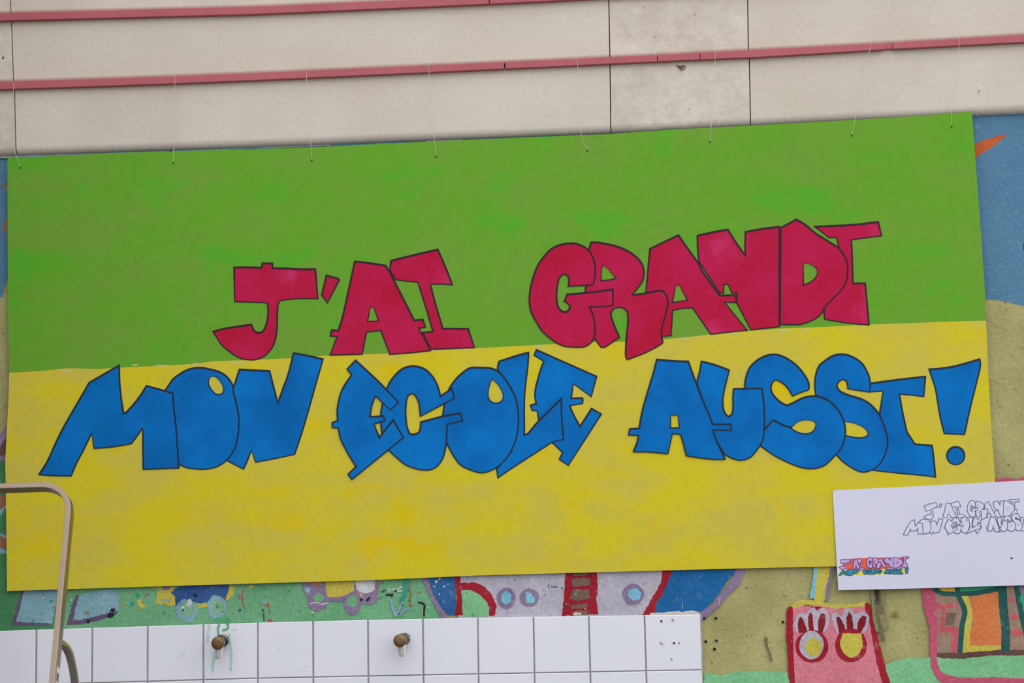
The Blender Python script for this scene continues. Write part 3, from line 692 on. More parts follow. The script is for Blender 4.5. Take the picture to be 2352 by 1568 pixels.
# ------------------------------------------------------------------ letters (crop coordinates, view, stacking order)
J1 = Z(470, 560, 5.4056); J2 = Z(740, 550, 5.408); J3 = Z(1190, 520, 4.9); J4 = Z(1460, 490, 5.226); J5 = Z(1720, 480, 5.2265)
K1 = Z(70, 800, 5.058); K2 = Z(370, 800, 5.059); K3 = Z(740, 790, 4.9); K4 = Z(1000, 790, 4.9); K5 = Z(1430, 790, 4.9); K6 = Z(1700, 790, 4.9); K7 = Z(1940, 790, 4.753)
LET = [
 ('J', 0, J1, [[(358,283),(550,281,1),(700,286),(712,232),(848,232),(853,295),(1000,295,1),(1190,305,1),(1382,304),(1412,684),(1200,682,1),(1060,690,1),(950,706,1),(920,740,1),(910,850,1),(906,1000,1),(892,1150,1),(850,1275,1),(760,1385,1),(670,1430,1),(595,1443,1),(480,1432,1),(380,1390,1),(220,1270,1),(170,1200,1),(95,1083),(230,1046,1),(400,1018,1),(586,991),(603,1040,1),(630,1080,1),(672,1094,1),(725,1073,1),(762,985,1),(782,870,1),(782,800,1),(775,740,1),(755,732),(560,725),(368,720)]]),
 ('apostrophe', 0, J1, [[(1507,380),(1668,426),(1678,450),(1526,738),(1447,637)]]),
 ('A', 1, J2, [[(400,262),(600,285,1),(792,316),(845,400),(1147,993),(1256,984),(1290,1091),(1208,1104),(1355,1381),(1100,1408,1),(838,1428),(725,1133),(556,1150),(500,1426),(91,1440),(178,1208),(95,1200),(112,1115),(196,1122),(250,950,1),(310,680,1),(360,450,1)], [(604,845),(634,843),(690,1002),(575,1007)]]),
 ('I', 0, J2, [[(846,258),(1050,205,1),(1440,113),(1550,370,1),(1625,567),(1500,556,1),(1352,558),(1400,750,1),(1503,1098),(1820,1102),(1898,1346),(1350,1368),(1236,1150),(1366,1132),(1300,900,1),(1186,534),(1100,525),(912,502),(836,385)]]),
 ('G', 2, J3, [[(655,186,1),(600,182,1),(500,191,1),(380,240,1),(290,330,1),(220,430,1),(165,570,1),(133,700,1),(122,850,1),(150,980,1),(200,1070,1),(270,1180,1),(400,1290,1),(480,1335,1),(560,1355,1),(730,1358,1),(810,1320,1),(858,1255,1),(870,1130,1),(850,1000,1),(808,903),(940,905,1),(1074,889),(1074,696),(920,720,1),(750,740,1),(548,757),(515,840),(560,870,1),(578,905,1),(560,940,1),(520,955,1),(465,920,1),(440,830,1),(442,700,1),(465,590,1),(500,548,1),(535,540,1),(562,570,1),(570,625,1),(556,675),(700,668),(845,658),(868,580,1),(875,470,1),(855,370,1),(812,280,1),(740,220,1)]]),
 ('R', 1, J3, [[(818,172),(900,172,1),(1090,210,1),(1230,265,1),(1330,335,1),(1395,410,1),(1420,490,1),(1416,580,1),(1390,640,1),(1295,763),(1435,742,1),(1590,712,1),(1650,735,1),(1685,800,1),(1692,870,1),(1662,1000,1),(1622,1150,1),(1620,1240),(1635,1305),(1600,1335,1),(1480,1400,1),(1380,1445,1),(1224,1503),(1206,1450,1),(1212,1280,1),(1232,1060,1),(1222,960,1),(1180,920,1),(1120,912,1),(1070,935,1),(1050,990,1),(1080,1090,1),(1148,1249),(980,1361),(932,1362),(858,1262),(820,1200),(770,920),(770,800),(748,742),(757,670),(800,640),(780,400),(793,252)], [(958,440),(1010,480,1),(1088,578),(1020,592,1),(943,600),(944,500,1)]]),
 ('A', 0, J4, [[(515,250),(640,430,1),(745,575,1),(815,700,1),(1010,975),(1208,972),(1208,1075),(1078,1072),(1350,1406),(1200,1418,1),(900,1453),(680,1136),(550,1145,1),(448,1165),(430,1468),(318,1482),(250,1480),(250,1000),(118,945),(165,420)], [(487,872),(520,862),(608,1035),(452,1058)]]),
 ('N', 0, J4, [[(735,260),(900,222,1),(1110,184),(1200,330,1),(1310,485),(1308,420,1),(1312,215),(1500,180,1),(1733,150),(1730,600,1),(1732,1362),(1560,1380,1),(1380,1400),(1210,1075),(1210,960),(1155,960),(1107,855),(1060,860),(1062,958),(1010,962),(755,580),(740,420,1)]]),
 ('D', 1, J5, [[(375,222),(570,115),(680,180,1),(800,280,1),(1070,450),(1130,520,1),(1182,620,1),(1192,720,1),(1180,850,1),(1130,950,1),(1040,1050,1),(905,1185),(892,1235),(830,1300,1),(720,1355,1),(620,1385,1),(540,1390,1),(372,1387)], [(660,655),(710,655,1),(780,690,1),(820,745,1),(800,810,1),(740,865,1),(664,897)]]),
 ('I', 0, J5, [[(778,206),(1000,192,1),(1240,182,1),(1560,146),(1600,322),(1400,348,1),(1236,371),(1245,550,1),(1257,884),(1402,882),(1430,1180,1),(1449,1395),(1150,1365,1),(905,1325),(895,1185),(1000,1000),(1050,700),(1075,450),(1047,342),(962,347)]]),
 ('M', 2, K1, [[(90,1468),(190,1310,1),(300,1070,1),(380,910,1),(680,390),(1036,183),(1042,400,1),(1060,580,1),(1086,742),(1108,737),(1210,625,1),(1290,515,1),(1345,425),(1658,512),(1672,700,1),(1695,900,1),(1730,1392),(1306,1407),(1303,1200,1),(1300,930),(1240,1020,1),(1175,1107),(950,1145,1),(735,1163),(710,990),(620,1180,1),(540,1330,1),(475,1482),(280,1480)]]),
 ('O', 1, K2, [[(48,475),(80,430),(130,355,1),(200,300,1),(280,252,1),(370,223,1),(470,217,1),(570,235,1),(680,265,1),(770,325,1),(840,430,1),(845,500,1),(882,650,1),(905,780,1),(910,900,1),(892,1040,1),(862,1160,1),(800,1260,1),(730,1330,1),(640,1380,1),(540,1402,1),(450,1405,1),(300,1388,1),(215,1350,1),(150,1300),(60,700)], [(600,325,1),(565,350,1),(560,410,1),(590,470,1),(630,515,1),(672,528,1),(710,510,1),(720,470,1),(700,410,1),(650,345,1)]]),
 ('N', 0, K2, [[(905,236),(1050,245,1),(1265,253),(1310,430,1),(1357,612),(1400,490,1),(1470,300,1),(1535,45),(1700,75,1),(1888,118),(1830,320,1),(1740,640,1),(1650,950,1),(1556,1232),(1330,1280,1),(1095,1325),(1050,1190),(1000,1320,1),(960,1408),(755,1300),(780,900),(800,500),(840,440)]]),
 ('E', 4, K3, [[(375,173),(600,380,1),(720,500),(865,655),(768,746),(600,587),(560,700,1),(545,810),(690,802),(715,860),(588,903),(645,1034),(800,838),(920,1052),(333,1528),(286,1462),(375,1376),(280,1220,1),(205,1070,1),(178,948),(110,940),(107,880),(168,855),(165,740,1),(190,600,1),(235,480,1),(325,345),(275,280)]]),
 ('C', 3, K3, [[(722,502),(760,420,1),(840,320,1),(920,262,1),(1020,240,1),(1110,255,1),(1180,290,1),(1260,380,1),(1305,470,1),(1336,575),(1465,485),(1492,610),(1100,818),(1095,740,1),(1080,650,1),(1045,580,1),(1005,558,1),(965,590,1),(948,680,1),(945,800,1),(958,920,1),(985,995,1),(1020,1010,1),(1080,990,1),(1100,950,1),(1104,872),(1360,805,1),(1556,768),(1588,862),(1410,905),(1408,1000,1),(1400,1120,1),(1370,1260,1),(1320,1350,1),(1260,1400,1),(1180,1420,1),(1060,1405,1),(940,1360,1),(850,1290,1),(752,1200),(700,1100),(668,1000),(656,880,1),(658,760,1),(678,650),(700,560)]]),
 ('O', 2, K4, [[(148,508),(180,450,1),(260,355,1),(380,265,1),(500,258,1),(640,268,1),(740,330,1),(830,450,1),(905,600,1),(937,760,1),(937,920,1),(908,1080,1),(842,1230,1),(762,1330,1),(680,1395,1),(600,1435,1),(510,1450,1),(400,1420,1),(280,1360,1),(190,1240,1),(125,1120),(110,950),(78,800),(95,690),(110,600)], [(640,400),(700,455,1),(745,530,1),(758,580,1),(740,635,1),(680,657,1),(620,630,1),(600,570,1),(610,480,1)]]),
 ('L', 1, K4, [[(710,190),(940,115,1),(1055,86),(1045,250,1),(1015,500,1),(1005,700,1),(1007,1012),(1040,1000,1),(1130,890,1),(1230,790,1),(1330,690,1),(1422,598),(1426,800,1),(1446,1075),(1380,1088,1),(1308,1110),(1000,1310,1),(860,1400,1),(700,1510),(685,1400),(850,1200),(900,900),(830,500),(692,275)]]),
 ('E', 0, K4, [[(1135,55),(1822,360),(1757,598),(1556,452),(1536,602),(1660,600),(1665,630,1),(1660,670),(1518,697),(1570,810,1),(1628,912),(1755,715),(1876,785),(1498,1370),(1388,1298),(1425,1220),(1312,1110),(1200,1000),(1160,870),(1142,755),(1085,750),(1064,682),(1128,665),(1115,580,1),(1125,480,1),(1160,350,1),(1190,250,1),(1215,195),(1105,127)]]),
 ('A', 4, K5, [[(382,165),(580,183,1),(745,188),(830,430),(900,610,1),(960,750,1),(1020,895),(1224,895),(1227,974),(1022,970),(1060,1080,1),(1163,1298),(1030,1298,1),(900,1285,1),(715,1258),(680,1120,1),(650,1018),(563,1008),(513,1236),(300,1216,1),(115,1213),(160,1100,1),(175,1030),(63,1024),(75,948),(182,942),(215,760,1),(270,560,1),(340,330,1)], [(545,806),(618,800),(633,932),(548,935)]]),
 ('U', 3, K5, [[(885,185),(1050,230,1),(1205,288),(1160,470,1),(1135,600,1),(1135,700,1),(1155,770,1),(1193,807,1),(1230,775,1),(1240,700,1),(1238,600,1),(1245,498),(1572,490),(1592,650,1),(1602,800,1),(1597,950,1),(1587,1060,1),(1545,1150,1),(1450,1268,1),(1380,1300,1),(1320,1308,1),(1240,1290,1),(1150,1245),(1000,1000),(950,800),(830,432),(865,300,1)]]),
 ('S', 2, K6, [[(45,495),(55,400,1),(95,275,1),(170,190,1),(260,135,1),(350,110,1),(430,115,1),(530,155,1),(640,235,1),(720,330,1),(775,425,1),(780,500,1),(770,518),(680,548,1),(588,588),(550,520,1),(500,460,1),(450,425,1),(402,405,1),(370,430,1),(350,490,1),(370,555,1),(430,625,1),(480,660,1),(530,680,1),(600,650,1),(700,600,1),(800,578,1),(870,580,1),(960,608,1),(1052,673,1),(1122,758,1),(1168,850,1),(1190,960,1),(1177,1080,1),(1140,1170,1),(1080,1245,1),(970,1355,1),(880,1395,1),(790,1405,1),(710,1395,1),(600,1360,1),(400,1265,1),(232,1150),(200,1050),(200,600)], [(580,940),(640,885,1),(710,858,1),(790,860,1),(840,880,1),(845,920,1),(820,970,1),(760,1000,1),(690,995,1),(630,975,1)]]),
 ('S', 1, K6, [[(848,575),(835,470,1),(845,350,1),(885,240,1),(960,175,1),(1040,125,1),(1130,107,1),(1220,118,1),(1300,155,1),(1370,205,1),(1420,280,1),(1455,360,1),(1470,440,1),(1467,500,1),(1445,542),(1210,505),(1200,440,1),(1185,412,1),(1150,402,1),(1110,430,1),(1095,475,1),(1130,525,1),(1230,570,1),(1350,605,1),(1440,650,1),(1510,710,1),(1567,785,1),(1614,890,1),(1655,1010,1),(1666,1100,1),(1648,1200,1),(1603,1310,1),(1540,1385,1),(1480,1420,1),(1400,1443,1),(1340,1435,1),(1250,1390,1),(1150,1320,1),(1080,1245),(1050,1200),(1000,900),(950,620)], [(1165,876),(1250,885,1),(1330,910,1),(1400,950,1),(1435,1000,1),(1425,1025,1),(1370,1045,1),(1280,1040,1),(1185,1018),(1150,950)]]),
 ('I', 0, K7, [[(280,422),(560,384,1),(890,346),(868,577),(740,560,1),(605,550),(640,750,1),(685,955),(770,1085),(960,1100),(980,1260,1),(998,1455),(880,1438,1),(600,1412,1),(295,1378),(330,1200),(400,900),(378,750),(415,517),(255,527)]]),
 ('exclamation mark', 0, K7, [[(915,268),(1040,260,1),(1180,238,1),(1330,200,1),(1478,155),(1488,220,1),(1475,300,1),(1380,680,1),(1312,990),(1085,980),(1040,800,1),(1010,620,1),(985,480,1)]]),
]
dot = [(1213 + 102 * math.cos(2 * math.pi * k / 24), 1216 + 102 * math.sin(2 * math.pi * k / 24)) for k in range(24)]
M_pink = mat('crimson_poster_paint', (174, 24, 56), (182, 32, 78), 8, rough=0.7, spec=0.05, fine=0.03, bscale=25, contrast=0.3, specks=((194, 54, 108), 0.56), speck_scale=7, soft=0.2)
M_blu = mat('blue_poster_paint', (10, 94, 166), (12, 116, 194), 7, rough=0.7, spec=0.05, fine=0.03, bscale=25, contrast=0.35)
M_lp = mat('plum_marker_line', (52, 16, 34), fine=0, rough=0.6)
M_lb = mat('navy_marker_line', (18, 36, 62), fine=0, rough=0.6)
LETTERS = []                                               # kept in pixels for the small prints on the sheet
STEP = 0.00055
for idx, (ch, order, view, rings) in enumerate(LET):
    pr = [clean(spline(view(r))) for r in rings]
    if ch == 'exclamation mark':
        pass
    LETTERS.append((idx, ch, order, pr))
    pink = idx < 10
    z0 = th + order * STEP + 0.0001; z1 = z0 + STEP * 0.8
    v, f = [], []
    sets = [pr] + ([[clean(K7(dot))]] if ch == 'exclamation mark' else [])
    ov, of = [], []
    for rs in sets:
        fl, tri = fill(rs)
        o = len(v)
        v += [onb(x, y, z1) for x, y in fl]
        f += [tuple(i + o for i in ccw_tri(fl, t)) for t in tri]
        for r in rs:
            o = len(v); n = len(r)
            v += [onb(x, y, z1) for x, y in r] + [onb(x, y, z0) for x, y in r]
            f += [(o + i, o + n + i, o + n + (i + 1) % n, o + (i + 1) % n) for i in range(n)]
        for q, r in enumerate(rs):
            base = 3.3 if pink else 3.1
            # marker line runs inside the paper's edge; a hole's line grows outward from it
            wf = (lambda m: base + 1.1 * m[1]) if q == 0 else (lambda m: -(base - 0.3 - 1.0 * m[1]))
            fl2, tr2 = ribbon(r, wf)
            o2 = len(ov)
            ov += [onb(x, y, z1 + 0.00007) for x, y in fl2]
            of += [tuple(i + o2 for i in t) for t in tr2]
    if ch == 'S' and idx == 20:
        fl2, tr2 = ribbon(clean(spline(K6([(268, 968), (372, 852), (490, 915, 1), (582, 942)]), closed=False)), lambda m: 5.0, closed=False, centre=True)
        o2 = len(ov); ov += [onb(x, y, z1 + 0.00007) for x, y in fl2]; of += [tuple(i + o2 for i in t) for t in tr2]
    le = obj('letter', v, f, M_pink if pink else M_blu)
    le.parent = banner
    le['label'] = ('crimson' if pink else 'blue') + ' cut-out ' + (ch if len(ch) > 1 else 'letter ' + ch) + ' with dark outline'
    ol = obj('letter_outline', ov, of, M_lp if pink else M_lb)
    ol.parent = le

# ------------------------------------------------------------------ nylon lines from the lower rail to the banner
M_line = mat('pale_nylon', (208, 199, 184), fine=0, rough=0.4)
M_hole = mat('dark_pinhole', (40, 60, 50), fine=0)
LINES = [('at the left corner of the banner', [(31, 190), (34, 345), (39, 365), (47, 385)]), ('above the gap before the crimson J, second from the left', [(402, 172), (401, 260), (399, 345), (398, 374)]),
         ('above the crimson apostrophe', [(703, 162), (709, 270), (714, 335), (716, 368)]), ('above the crimson I', [(984, 149), (990, 240), (996, 310), (1002, 360)]),
         ('that bows, above the crimson R', [(1321, 133), (1327, 150), (1330, 170), (1332, 285), (1334, 305), (1339, 325), (1349, 346)]),
         ('above the first upright of the crimson N', [(1643, 118), (1640, 200), (1634, 282), (1631, 326)]), ('that slants, left of the rail connector', [(2001, 98), (1985, 180), (1966, 262), (1957, 311)]),
         ('at the right corner of the banner', [(2204, 86), (2196, 180), (2185, 248), (2186, 291)])]
for lab, pts in LINES:
    P = []
    n = len(pts)
    top_y = -0.0402
    for i, (u, w) in enumerate(pts):
        B_pt = onb(u, w, 0.002)
        t = 0 if i == 0 else 1
        lim = interp(top_e, u)
        if w >= lim - 12:
            P.append(onb(u, w, 0.0022))
        else:
            T0 = pts[0][1]; t = (w - T0) / (lim - T0)
            P.append(at(u, w, (1 - t) * top_y + t * (onb(u, lim, 0.0022).y)))
    # over the rail: a second point at the rail's lower front edge keeps the line in front of it
    u0, w0 = pts[0]
    P.insert(1, at(u0 + (pts[1][0] - u0) * 22 / max(22, pts[1][1] - w0), w0 + 20, -0.0400))
    if P[1].z < P[2].z: P[1], P[2] = P[2], P[1]
    base = P[0]
    t = thing('nylon_line', 'pale nylon hanging line ' + lab, 'string', base, 'nylon lines that hang the banner')
    v, f = tube(P, 0.00055, 6)
    part('line', v, f, M_line, t)
    e = P[-1]
    v, f = tube([e + Vector((0, 0.0018, 0)), e + Vector((0, -0.0009, 0))], 0.0022, 8, ref=Vector((1, 0, 0)))
    part('knot', v, f, M_hole, t)

# ------------------------------------------------------------------ white sheet with the sketch
M_sheet = mat('white_drawing_paper', (202, 203, 224), (206, 206, 226), 2, rough=0.6, spec=0.2, fine=0)
M_ink = mat('grey_blue_ink', (104, 118, 152), (70, 80, 112), 40, rough=0.7, fine=0, contrast=0.5)
M_lav = mat('lavender_print', (180, 160, 212), fine=0); M_plum = mat('plum_print', (118, 62, 116), fine=0)
M_or = mat('orange_print', (222, 102, 74), (214, 84, 78), 60, fine=0); M_te = mat('teal_print', (52, 132, 160), fine=0); M_tl = mat('dark_teal_print', (30, 88, 116), fine=0); M_ye = mat('yellow_print', (222, 206, 74), fine=0)
sheet_y = onb(2100, 1105, th + 0.001).y - 0.0012
PS = [(1912.5, 1129), (1916, 1125.5), (2100, 1116.5), (2352, 1103), (2486, 1096.5), (2500, 1338), (2352, 1343.5), (2100, 1351), (1925.5, 1355)]
Sy = sheet_y
fl, tri = fill([PS]); n = len(PS)
v = [at(x, y, Sy) for x, y in PS] + [p + Vector((0, 0.0006, 0)) for p in [at(x, y, Sy) for x, y in PS]]
f = [ccw_tri(fl, t) for t in tri] + [tuple(i + n for i in ccw_tri(fl, t)[::-1]) for t in tri] + [(i, n + i, n + (i + 1) % n, (i + 1) % n) for i in range(n)]
sheet = obj('drawing_sheet', v, f, M_sheet)
sheet['label'] = 'white sheet with outlined lettering sketch over the banner\'s lower right corner'
sheet['category'] = 'paper'
def letters_print(name, items, fillm, linem, w, y0, rect=None):
    """small copy of the lettering: items = [(letter index, box, turn)]"""
    v, f, mi = [], [], []
    lay = 0
    for idx, (x0, y0_, x1, y1), turn in items:
        rings = LETTERS[idx][3]
        P = np.array(rings[0]); cx, cy = P.mean(0)
        ca, sa = math.cos(turn), math.sin(turn)
        tr = [[((x - cx) * ca - (y - cy) * sa, (x - cx) * sa + (y - cy) * ca) for x, y in r] for r in rings]
        A = np.array(tr[0]); lo, hi = A.min(0), A.max(0)
        mp = [clean([(x0 + (x - lo[0]) / (hi[0] - lo[0]) * (x1 - x0), y0_ + (y - lo[1]) / (hi[1] - lo[1]) * (y1 - y0_)) for x, y in r]) for r in tr]
        fl, t3 = fill(mp); o = len(v)
        v += [at(x, y, y0 - lay * 0.00003) for x, y in fl]
        f += [tuple(i + o for i in ccw_tri(fl, t)) for t in t3]; mi += [0] * len(t3)
        for q, r in enumerate(mp):
            if len(r) < 3: continue
            fl2, t2 = ribbon(r, lambda m: w if q == 0 else -w)
            o = len(v)
            v += [at(x, y, y0 - lay * 0.00003 - 0.000015) for x, y in fl2]
            f += [tuple(i + o for i in t) for t in t2]; mi += [1] * len(t2)
        lay += 1
    p = obj(name, v, f, [fillm, linem], mi=mi)
    p.parent = sheet
    return p
X = Z(1900, 1110, 5.2035)
def bx(*q):
    (x0, y0), (x1, y1) = X([(q[0], q[1]), (q[2], q[3])])
    return (x0, y0, x1, y1)
sk = [(0, bx(1155,225,1320,432), -.30), (1, bx(1335,240,1375,292), 0), (3, bx(1478,210,1648,412), -.05), (2, bx(1380,232,1545,412), 0),
      (9, bx(2165,186,2300,392), 0), (7, bx(1985,203,2125,398), 0), (8, bx(2105,203,2240,396), 0), (6, bx(1880,213,2022,410), 0), (5, bx(1770,213,1918,432), 0), (4, bx(1672,203,1800,402), 0),
      (12, bx(1225,420,1383,606), 0), (11, bx(1095,424,1242,602), 0), (10, bx(905,428,1148,616), 0),
      (17, bx(1730,398,1850,602), 0), (16, bx(1655,398,1835,602), 0), (15, bx(1585,398,1702,592), 0), (14, bx(1475,408,1630,600), 0), (13, bx(1398,425,1560,614), 0),
      (22, bx(2290,398,2400,572), 0), (21, bx(2205,358,2335,568), 0), (20, bx(2110,386,2255,572), 0), (19, bx(2030,398,2155,574), 0), (18, bx(1903,398,2078,578), 0), (23, bx(2415,395,2490,560), 0)]
letters_print('sketch_lettering', sk, M_sheet, M_ink, 0.95, Sy - 0.0001).__setitem__('label', 'grey-blue outlined lettering')
def flat(name, pts, m, y):
    fl, tri = fill([pts])
    p = obj(name, [at(x, z, y) for x, z in fl], [ccw_tri(fl, t) for t in tri], m)
    p.parent = sheet
    return p
flat('print_background', X([(205, 905), (330, 895), (480, 890), (640, 885), (800, 882), (935, 890), (935, 1000), (972, 1002), (640, 1022), (230, 1030), (180, 960)]), M_or, Sy - 0.00006)
flat('print_background', X([(150, 1045), (420, 1030), (960, 1018), (965, 1078), (150, 1102)]), M_ye, Sy - 0.00008)
ALL = {i: np.array(r[0]) for i, _, _, r in LETTERS}
def mini(ids, src, dst):
    out = []
    for i in ids:
        lo, hi = ALL[i].min(0), ALL[i].max(0)
        q = [dst[0] + (lo[0] - src[0]) / (src[2] - src[0]) * (dst[2] - dst[0]), dst[1] + (lo[1] - src[1]) / (src[3] - src[1]) * (dst[3] - dst[1]),
             dst[0] + (hi[0] - src[0]) / (src[2] - src[0]) * (dst[2] - dst[0]), dst[1] + (hi[1] - src[1]) / (src[3] - src[1]) * (dst[3] - dst[1])]
        out.append((i, bx(*q), 0))
    return out
row1 = [(0, bx(140,902,275,1030), -.1), (1, bx(275,925,300,965), 0), (3, bx(345,895,445,1040), 0), (2, bx(305,905,392,1020), 0), (9, bx(880,872,978,1008), 0), (7, bx(680,885,805,1008), 0), (8, bx(790,878,905,1010), 0), (6, bx(612,890,715,1010), 0), (5, bx(540,885,645,1020), 0), (4, bx(470,880,560,1012), 0)]
letters_print('sketch_print', row1, M_lav, M_plum, 0.8, Sy - 0.0004)['label'] = 'small lavender lettering on orange'
row2 = [(12, bx(300,1015,390,1080), 0), (11, bx(230,1028,315,1100), 0), (10, bx(140,1035,240,1098), 0), (17, bx(590,1018,660,1082), 0), (16, bx(550,1020,620,1085), 0), (15, bx(505,1020,570,1088), 0), (14, bx(465,1022,530,1088), 0), (13, bx(425,1020,490,1090), 0),
        (22, bx(855,1015,905,1085), 0), (21, bx(810,1018,865,1085), 0), (20, bx(775,1020,830,1085), 0), (19, bx(735,1022,790,1080), 0), (18, bx(680,1020,755,1080), 0), (23, bx(930,1005,972,1075), 0)]
letters_print('sketch_print', row2, M_te, M_tl, 0.7, Sy - 0.0004)['label'] = 'small teal lettering on yellow'
p = flat('ink_dot', X(oval(2204, 893, 14, 12, wob=0)) and [q[:2] for q in X(oval(2204, 893, 14, 12, wob=0))], mat('dark_ink', (48, 52, 96), fine=0), Sy - 0.0001)

# ------------------------------------------------------------------ push taps on the tiles
M_chrome = mat('worn_chrome', (118, 112, 104), (92, 88, 84), 60, rough=0.28, metal=1.0, fine=0.05, bscale=200)
M_bright = mat('bright_chrome', (236, 236, 240), rough=0.1, metal=0.6, fine=0)
M_brass = mat('worn_brass_button', (134, 104, 66), (112, 88, 64), 90, rough=0.42, metal=0.65, fine=0.08, bscale=200)
M_mid = mat('grey_screw', (112, 108, 122), rough=0.4, metal=0.5, fine=0)
def lathe(P, axis, prof, n=24):
    axis = axis.normalized()
    s = axis.cross(Vector((0, 0, 1))).normalized(); t = axis.cross(s).normalized()
    v, f = [], []
    for r, d in prof:
        for j in range(n):
            an = 2 * math.pi * j / n
            v.append(P + axis * d + (s * math.cos(an) + t * math.sin(an)) * r)
    for i in range(len(prof) - 1):
        for j in range(n):
            f.append((i * n + j, i * n + (j + 1) % n, (i + 1) * n + (j + 1) % n, (i + 1) * n + j))
    f.append(tuple(range(n - 1, -1, -1))); f.append(tuple((len(prof) - 1) * n + j for j in range(n)))
    return v, f
def tap(label, wall_px, knob_px, spout_px, hexed):
    W = at(*wall_px, -0.0095); K = at(*knob_px, -0.086)
    ax = (K - W); Ln = ax.length; ax.normalize()
    t = thing('push_tap', label, 'tap', W, 'push taps on the tiles')
    sm = math.radians(35)
    v, f = lathe(W, ax, [(0.0155, 0), (0.0155, 0.004), (0.0145, 0.006), (0.012, 0.007)]); part('flange', v, f, M_chrome, t, smooth=sm)
    if hexed:
        v, f = lathe(W, ax, [(0.0165, 0.007), (0.0165, 0.019), (0.0145, 0.021)], n=6); part('hex_nut', v, f, M_chrome, t)
    else:
        v, f = lathe(W, ax, [(0.0165, 0.007), (0.0168, 0.019), (0.0145, 0.021)]); part('collar', v, f, M_chrome, t, smooth=sm)
    v, f = lathe(W, ax, [(0.0118, 0.006), (0.0118, Ln * 0.45), (0.0150, Ln * 0.55), (0.0155, Ln * 0.80), (0.0150, Ln - 0.008)]); part('body', v, f, M_chrome, t, smooth=sm)
    v, f = lathe(W + ax * (Ln - 0.009), ax, [(0.0168, 0), (0.0172, 0.003), (0.0166, 0.006), (0.0150, 0.0078), (0.0070, 0.0088), (0.0025, 0.0089)]); part('push_button', v, f, M_brass, t, smooth=math.radians(60))
    v, f = lathe(W + ax * (Ln - 0.0003), ax, [(0.0030, -0.001), (0.0030, 0.0008)], n=10); part('button_screw', v, f, M_mid, t)
    top = W + ax * (Ln * 0.72); E0 = at(*spout_px, -0.064)
    dr = (E0 - top).normalized()
    v, f = tube([top + dr * 0.010, top + dr * 0.022, E0 - dr * 0.008, E0 - dr * 0.001, E0], lambda i: (0.0118, 0.0114, 0.0092, 0.0090, 0.0084)[i], 20)
    part('spout', v, f, M_bright, t, smooth=math.radians(40))
    v, f = tube([E0 - dr * 0.0012, E0 + dr * 0.0004], 0.0062, 16); part('spout_mouth', v, f, M_dark, t)
tap('worn push tap under the green paint drips on the white tiles', (513.5, 1469), (499.0, 1477.5), (501.5, 1512), False)
tap('worn push tap with hexagonal nut on a clean white tile', (929.5, 1466), (917.2, 1471.5), (923.3, 1506.5), True)

# ------------------------------------------------------------------ stepladder at the lower left
M_alu = mat('brushed_steel_tan_reflection', (142, 126, 110), (150, 134, 118), 2, rough=0.30, metal=0.9, fine=0.02, bscale=60)  # tan of the mirrored surroundings is put into the metal's base colour
M_tube = mat('chromed_tube', (190, 186, 182), rough=0.12, metal=1.0, fine=0)
M_tread = mat('ribbed_grey_tread', (96, 96, 98), rough=0.8, fine=0.05)
M_rub = mat('black_rubber', (34, 34, 36), rough=0.8, fine=0)
M_stick = mat('white_sticker', (206, 206, 212), rough=0.5, fine=0)
YT = -1.05
TR = at(160.5, 1170, YT)                                   # right leg, just below the bend
LEAN = math.radians(24)                                    # the hoop leans away from the photographer
nrm = Vector((0, -math.cos(LEAN), math.sin(LEAN)))
def in_plane(u, w):
    r = ray(u, w)
    return CAM + r * ((TR - CAM).dot(nrm) / r.dot(nrm))
LB = in_plane(123.5, 1568)
down = (LB - TR).normalized()                              # along the right leg
ex = Vector((1, 0, 0))
outw = down.cross(nrm).normalized()
if outw.x < 0: outw = -outw                                # the right leg's outer side
down_l = Vector((-down.x, down.y, down.z))
# corner where bar and leg centre lines meet
BARP = in_plane(60, 1119.5)
corner = TR - down * ((BARP.z - TR.z) / -down.z)
RAD, WID = 0.066, 0.30
foot_len = corner.z / -down.z
corner_l = corner - ex * WID
bot_r = corner + down * (foot_len - 0.02); bot_l = corner_l + down_l * (foot_len - 0.02)
path, frames = [], []
def add(p, tdir):
    path.append(p); frames.append((nrm.cross(tdir).normalized(), nrm))
def bend(A, C_, B):
    n = 14
    for k in range(n + 1):
        t = k / n
        ka = 0.60                                          # cubic close to a circular bend
        P1, P2 = A + (C_ - A) * ka, B + (C_ - B) * ka
        p = A * (1 - t)**3 + P1 * 3 * t * (1 - t)**2 + P2 * 3 * t * t * (1 - t) + B * t**3
        d = (P1 - A) * (1 - t)**2 + (P2 - P1) * 2 * t * (1 - t) + (B - P2) * t * t
        add(p, d.normalized())
add(bot_r, -down); add(corner + down * RAD * 2.5, -down)
bend(corner + down * RAD, corner, corner - ex * RAD)
bend(corner_l + ex * RAD, corner_l, corner_l + down_l * RAD)
add(corner_l + down_l * RAD * 2.5, down_l); add(bot_l, down_l)
hw, hd, ch = 0.0062, 0.0135, 0.0014
prof = [(-hw, -hd + ch), (-hw + ch * .3, -hd + ch * .3), (-hw + ch, -hd), (hw - ch, -hd), (hw - ch * .3, -hd + ch * .3), (hw, -hd + ch), (hw, hd - ch), (hw - ch * .3, hd - ch * .3), (hw - ch, hd), (-hw + ch, hd), (-hw + ch * .3, hd - ch * .3), (-hw, hd - ch)]
floorp = Vector((corner.x - WID / 2, bot_r.y, 0))
ladder = thing('stepladder', 'steel stepladder with bent tube hoop in front of the yellow half of the banner', 'stepladder', floorp)
v, f = sweep(path, frames, prof)
part('front_frame', v, f, M_alu, ladder, smooth=math.radians(16))
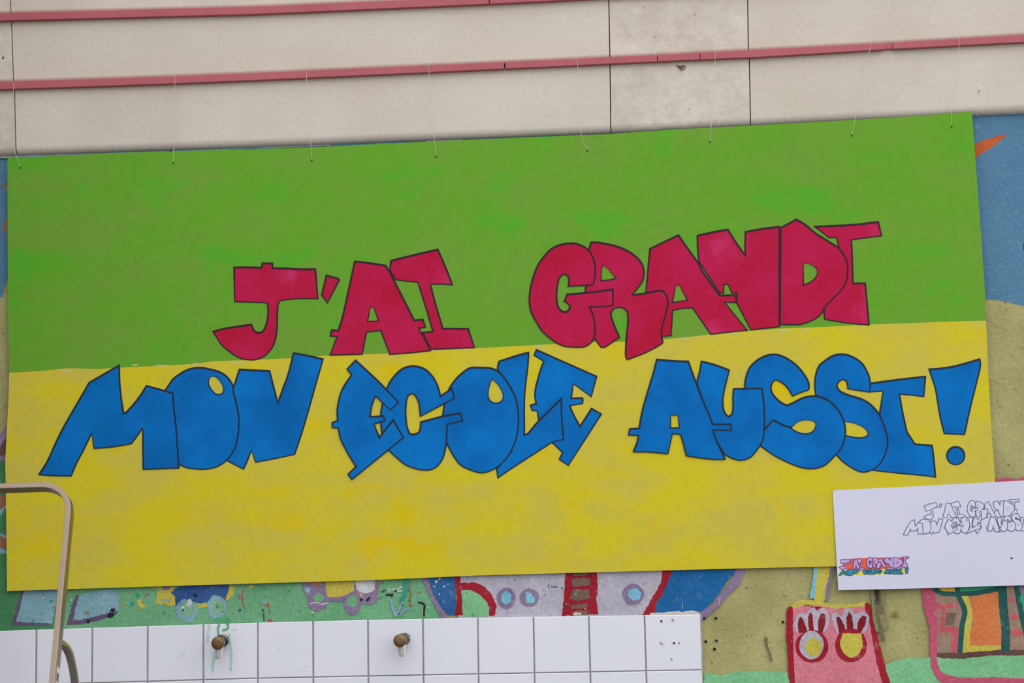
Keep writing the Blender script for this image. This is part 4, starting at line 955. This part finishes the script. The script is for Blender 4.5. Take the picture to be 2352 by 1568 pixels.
for q in (bot_r, bot_l):
    v, f = box((q.x - 0.011, q.y - 0.022, 0.0), (q.x + 0.011, q.y + 0.022, 0.05)); part('foot', v, f, M_rub, ladder)
# rear legs: leave the front leg backwards, bend down and run back to the floor
back = -nrm
pa = at(146, 1483, YT)
sd = (CAM + ray(146, 1483) * 1 - CAM)
k0 = TR + down * ((TR.z - pa.z) / -down.z)
arc = [(133, 1476, .028), (142, 1479, .040), (151, 1486, .052), (159, 1500, .064), (165, 1522, .072), (170, 1548, .080), (174, 1580, .090)]
for sx in (0.0, -WID):
    pts = [at(u, w, k0.y + d) + Vector((sx, 0, 0)) for u, w, d in arc]
    l = pts[-1]
    pts.append(Vector((l.x + 0.01, l.y + 0.20 * l.z, 0.03)))
    v, f = tube(pts, 0.0088, 14, ref=Vector((1, 0, 0)))
    part('rear_leg', v, f, M_tube, ladder, smooth=math.radians(50))
    e = pts[-1]
    v, f = tube([Vector((e.x, e.y, 0.04)), Vector((e.x, e.y, 0.0))], 0.013, 12, ref=Vector((1, 0, 0))); part('foot', v, f, M_rub, ladder)
for zt in (0.25, 0.5, 0.74):
    q = corner + down * ((corner.z - zt) / -down.z)
    v, f = box((2 * (corner.x - WID / 2) - q.x + 0.004, q.y - 0.04, zt - 0.012), (q.x - 0.004, q.y + 0.06, zt + 0.008)); part('tread', v, f, M_tread, ladder)
# sticker with bars on the leg's right side, and the small marks above it
def side(t, s, off=0.0005):
    """point on the right face of the right leg: t along, s across"""
    return corner + down * t + nrm * s + outw * (hw + off)
def side_quad(name, t0, t1, s0, s1, m, off, par):
    return part(name, [side(t0, s0, off), side(t1, s0, off), side(t1, s1, off), side(t0, s1, off)], [(0, 1, 2, 3)], m, par, root=ladder)
def t_of(v_px, u_px):
    return (in_plane(u_px, v_px) - corner).dot(down)
t0 = t_of(1532, 140)
stick = side_quad('sticker', t0, t0 + 0.06, -0.0095, 0.0095, M_stick, 0.0005, ladder)
for k in range(5):
    side_quad('sticker_bar', t0 + 0.012, t0 + 0.030, -0.006 + k * 0.0027, -0.0045 + k * 0.0027, M_rub, 0.0008, stick)
for vp in (1188, 1200, 1212, 1217, 1228, 1240, 1250, 1262, 1288):
    tq = t_of(vp, 168)
    s = random.uniform(-0.004, 0.002)
    side_quad('leg_mark', tq, tq + 0.0035, s, s + 0.004, M_mid, 0.0004, ladder)
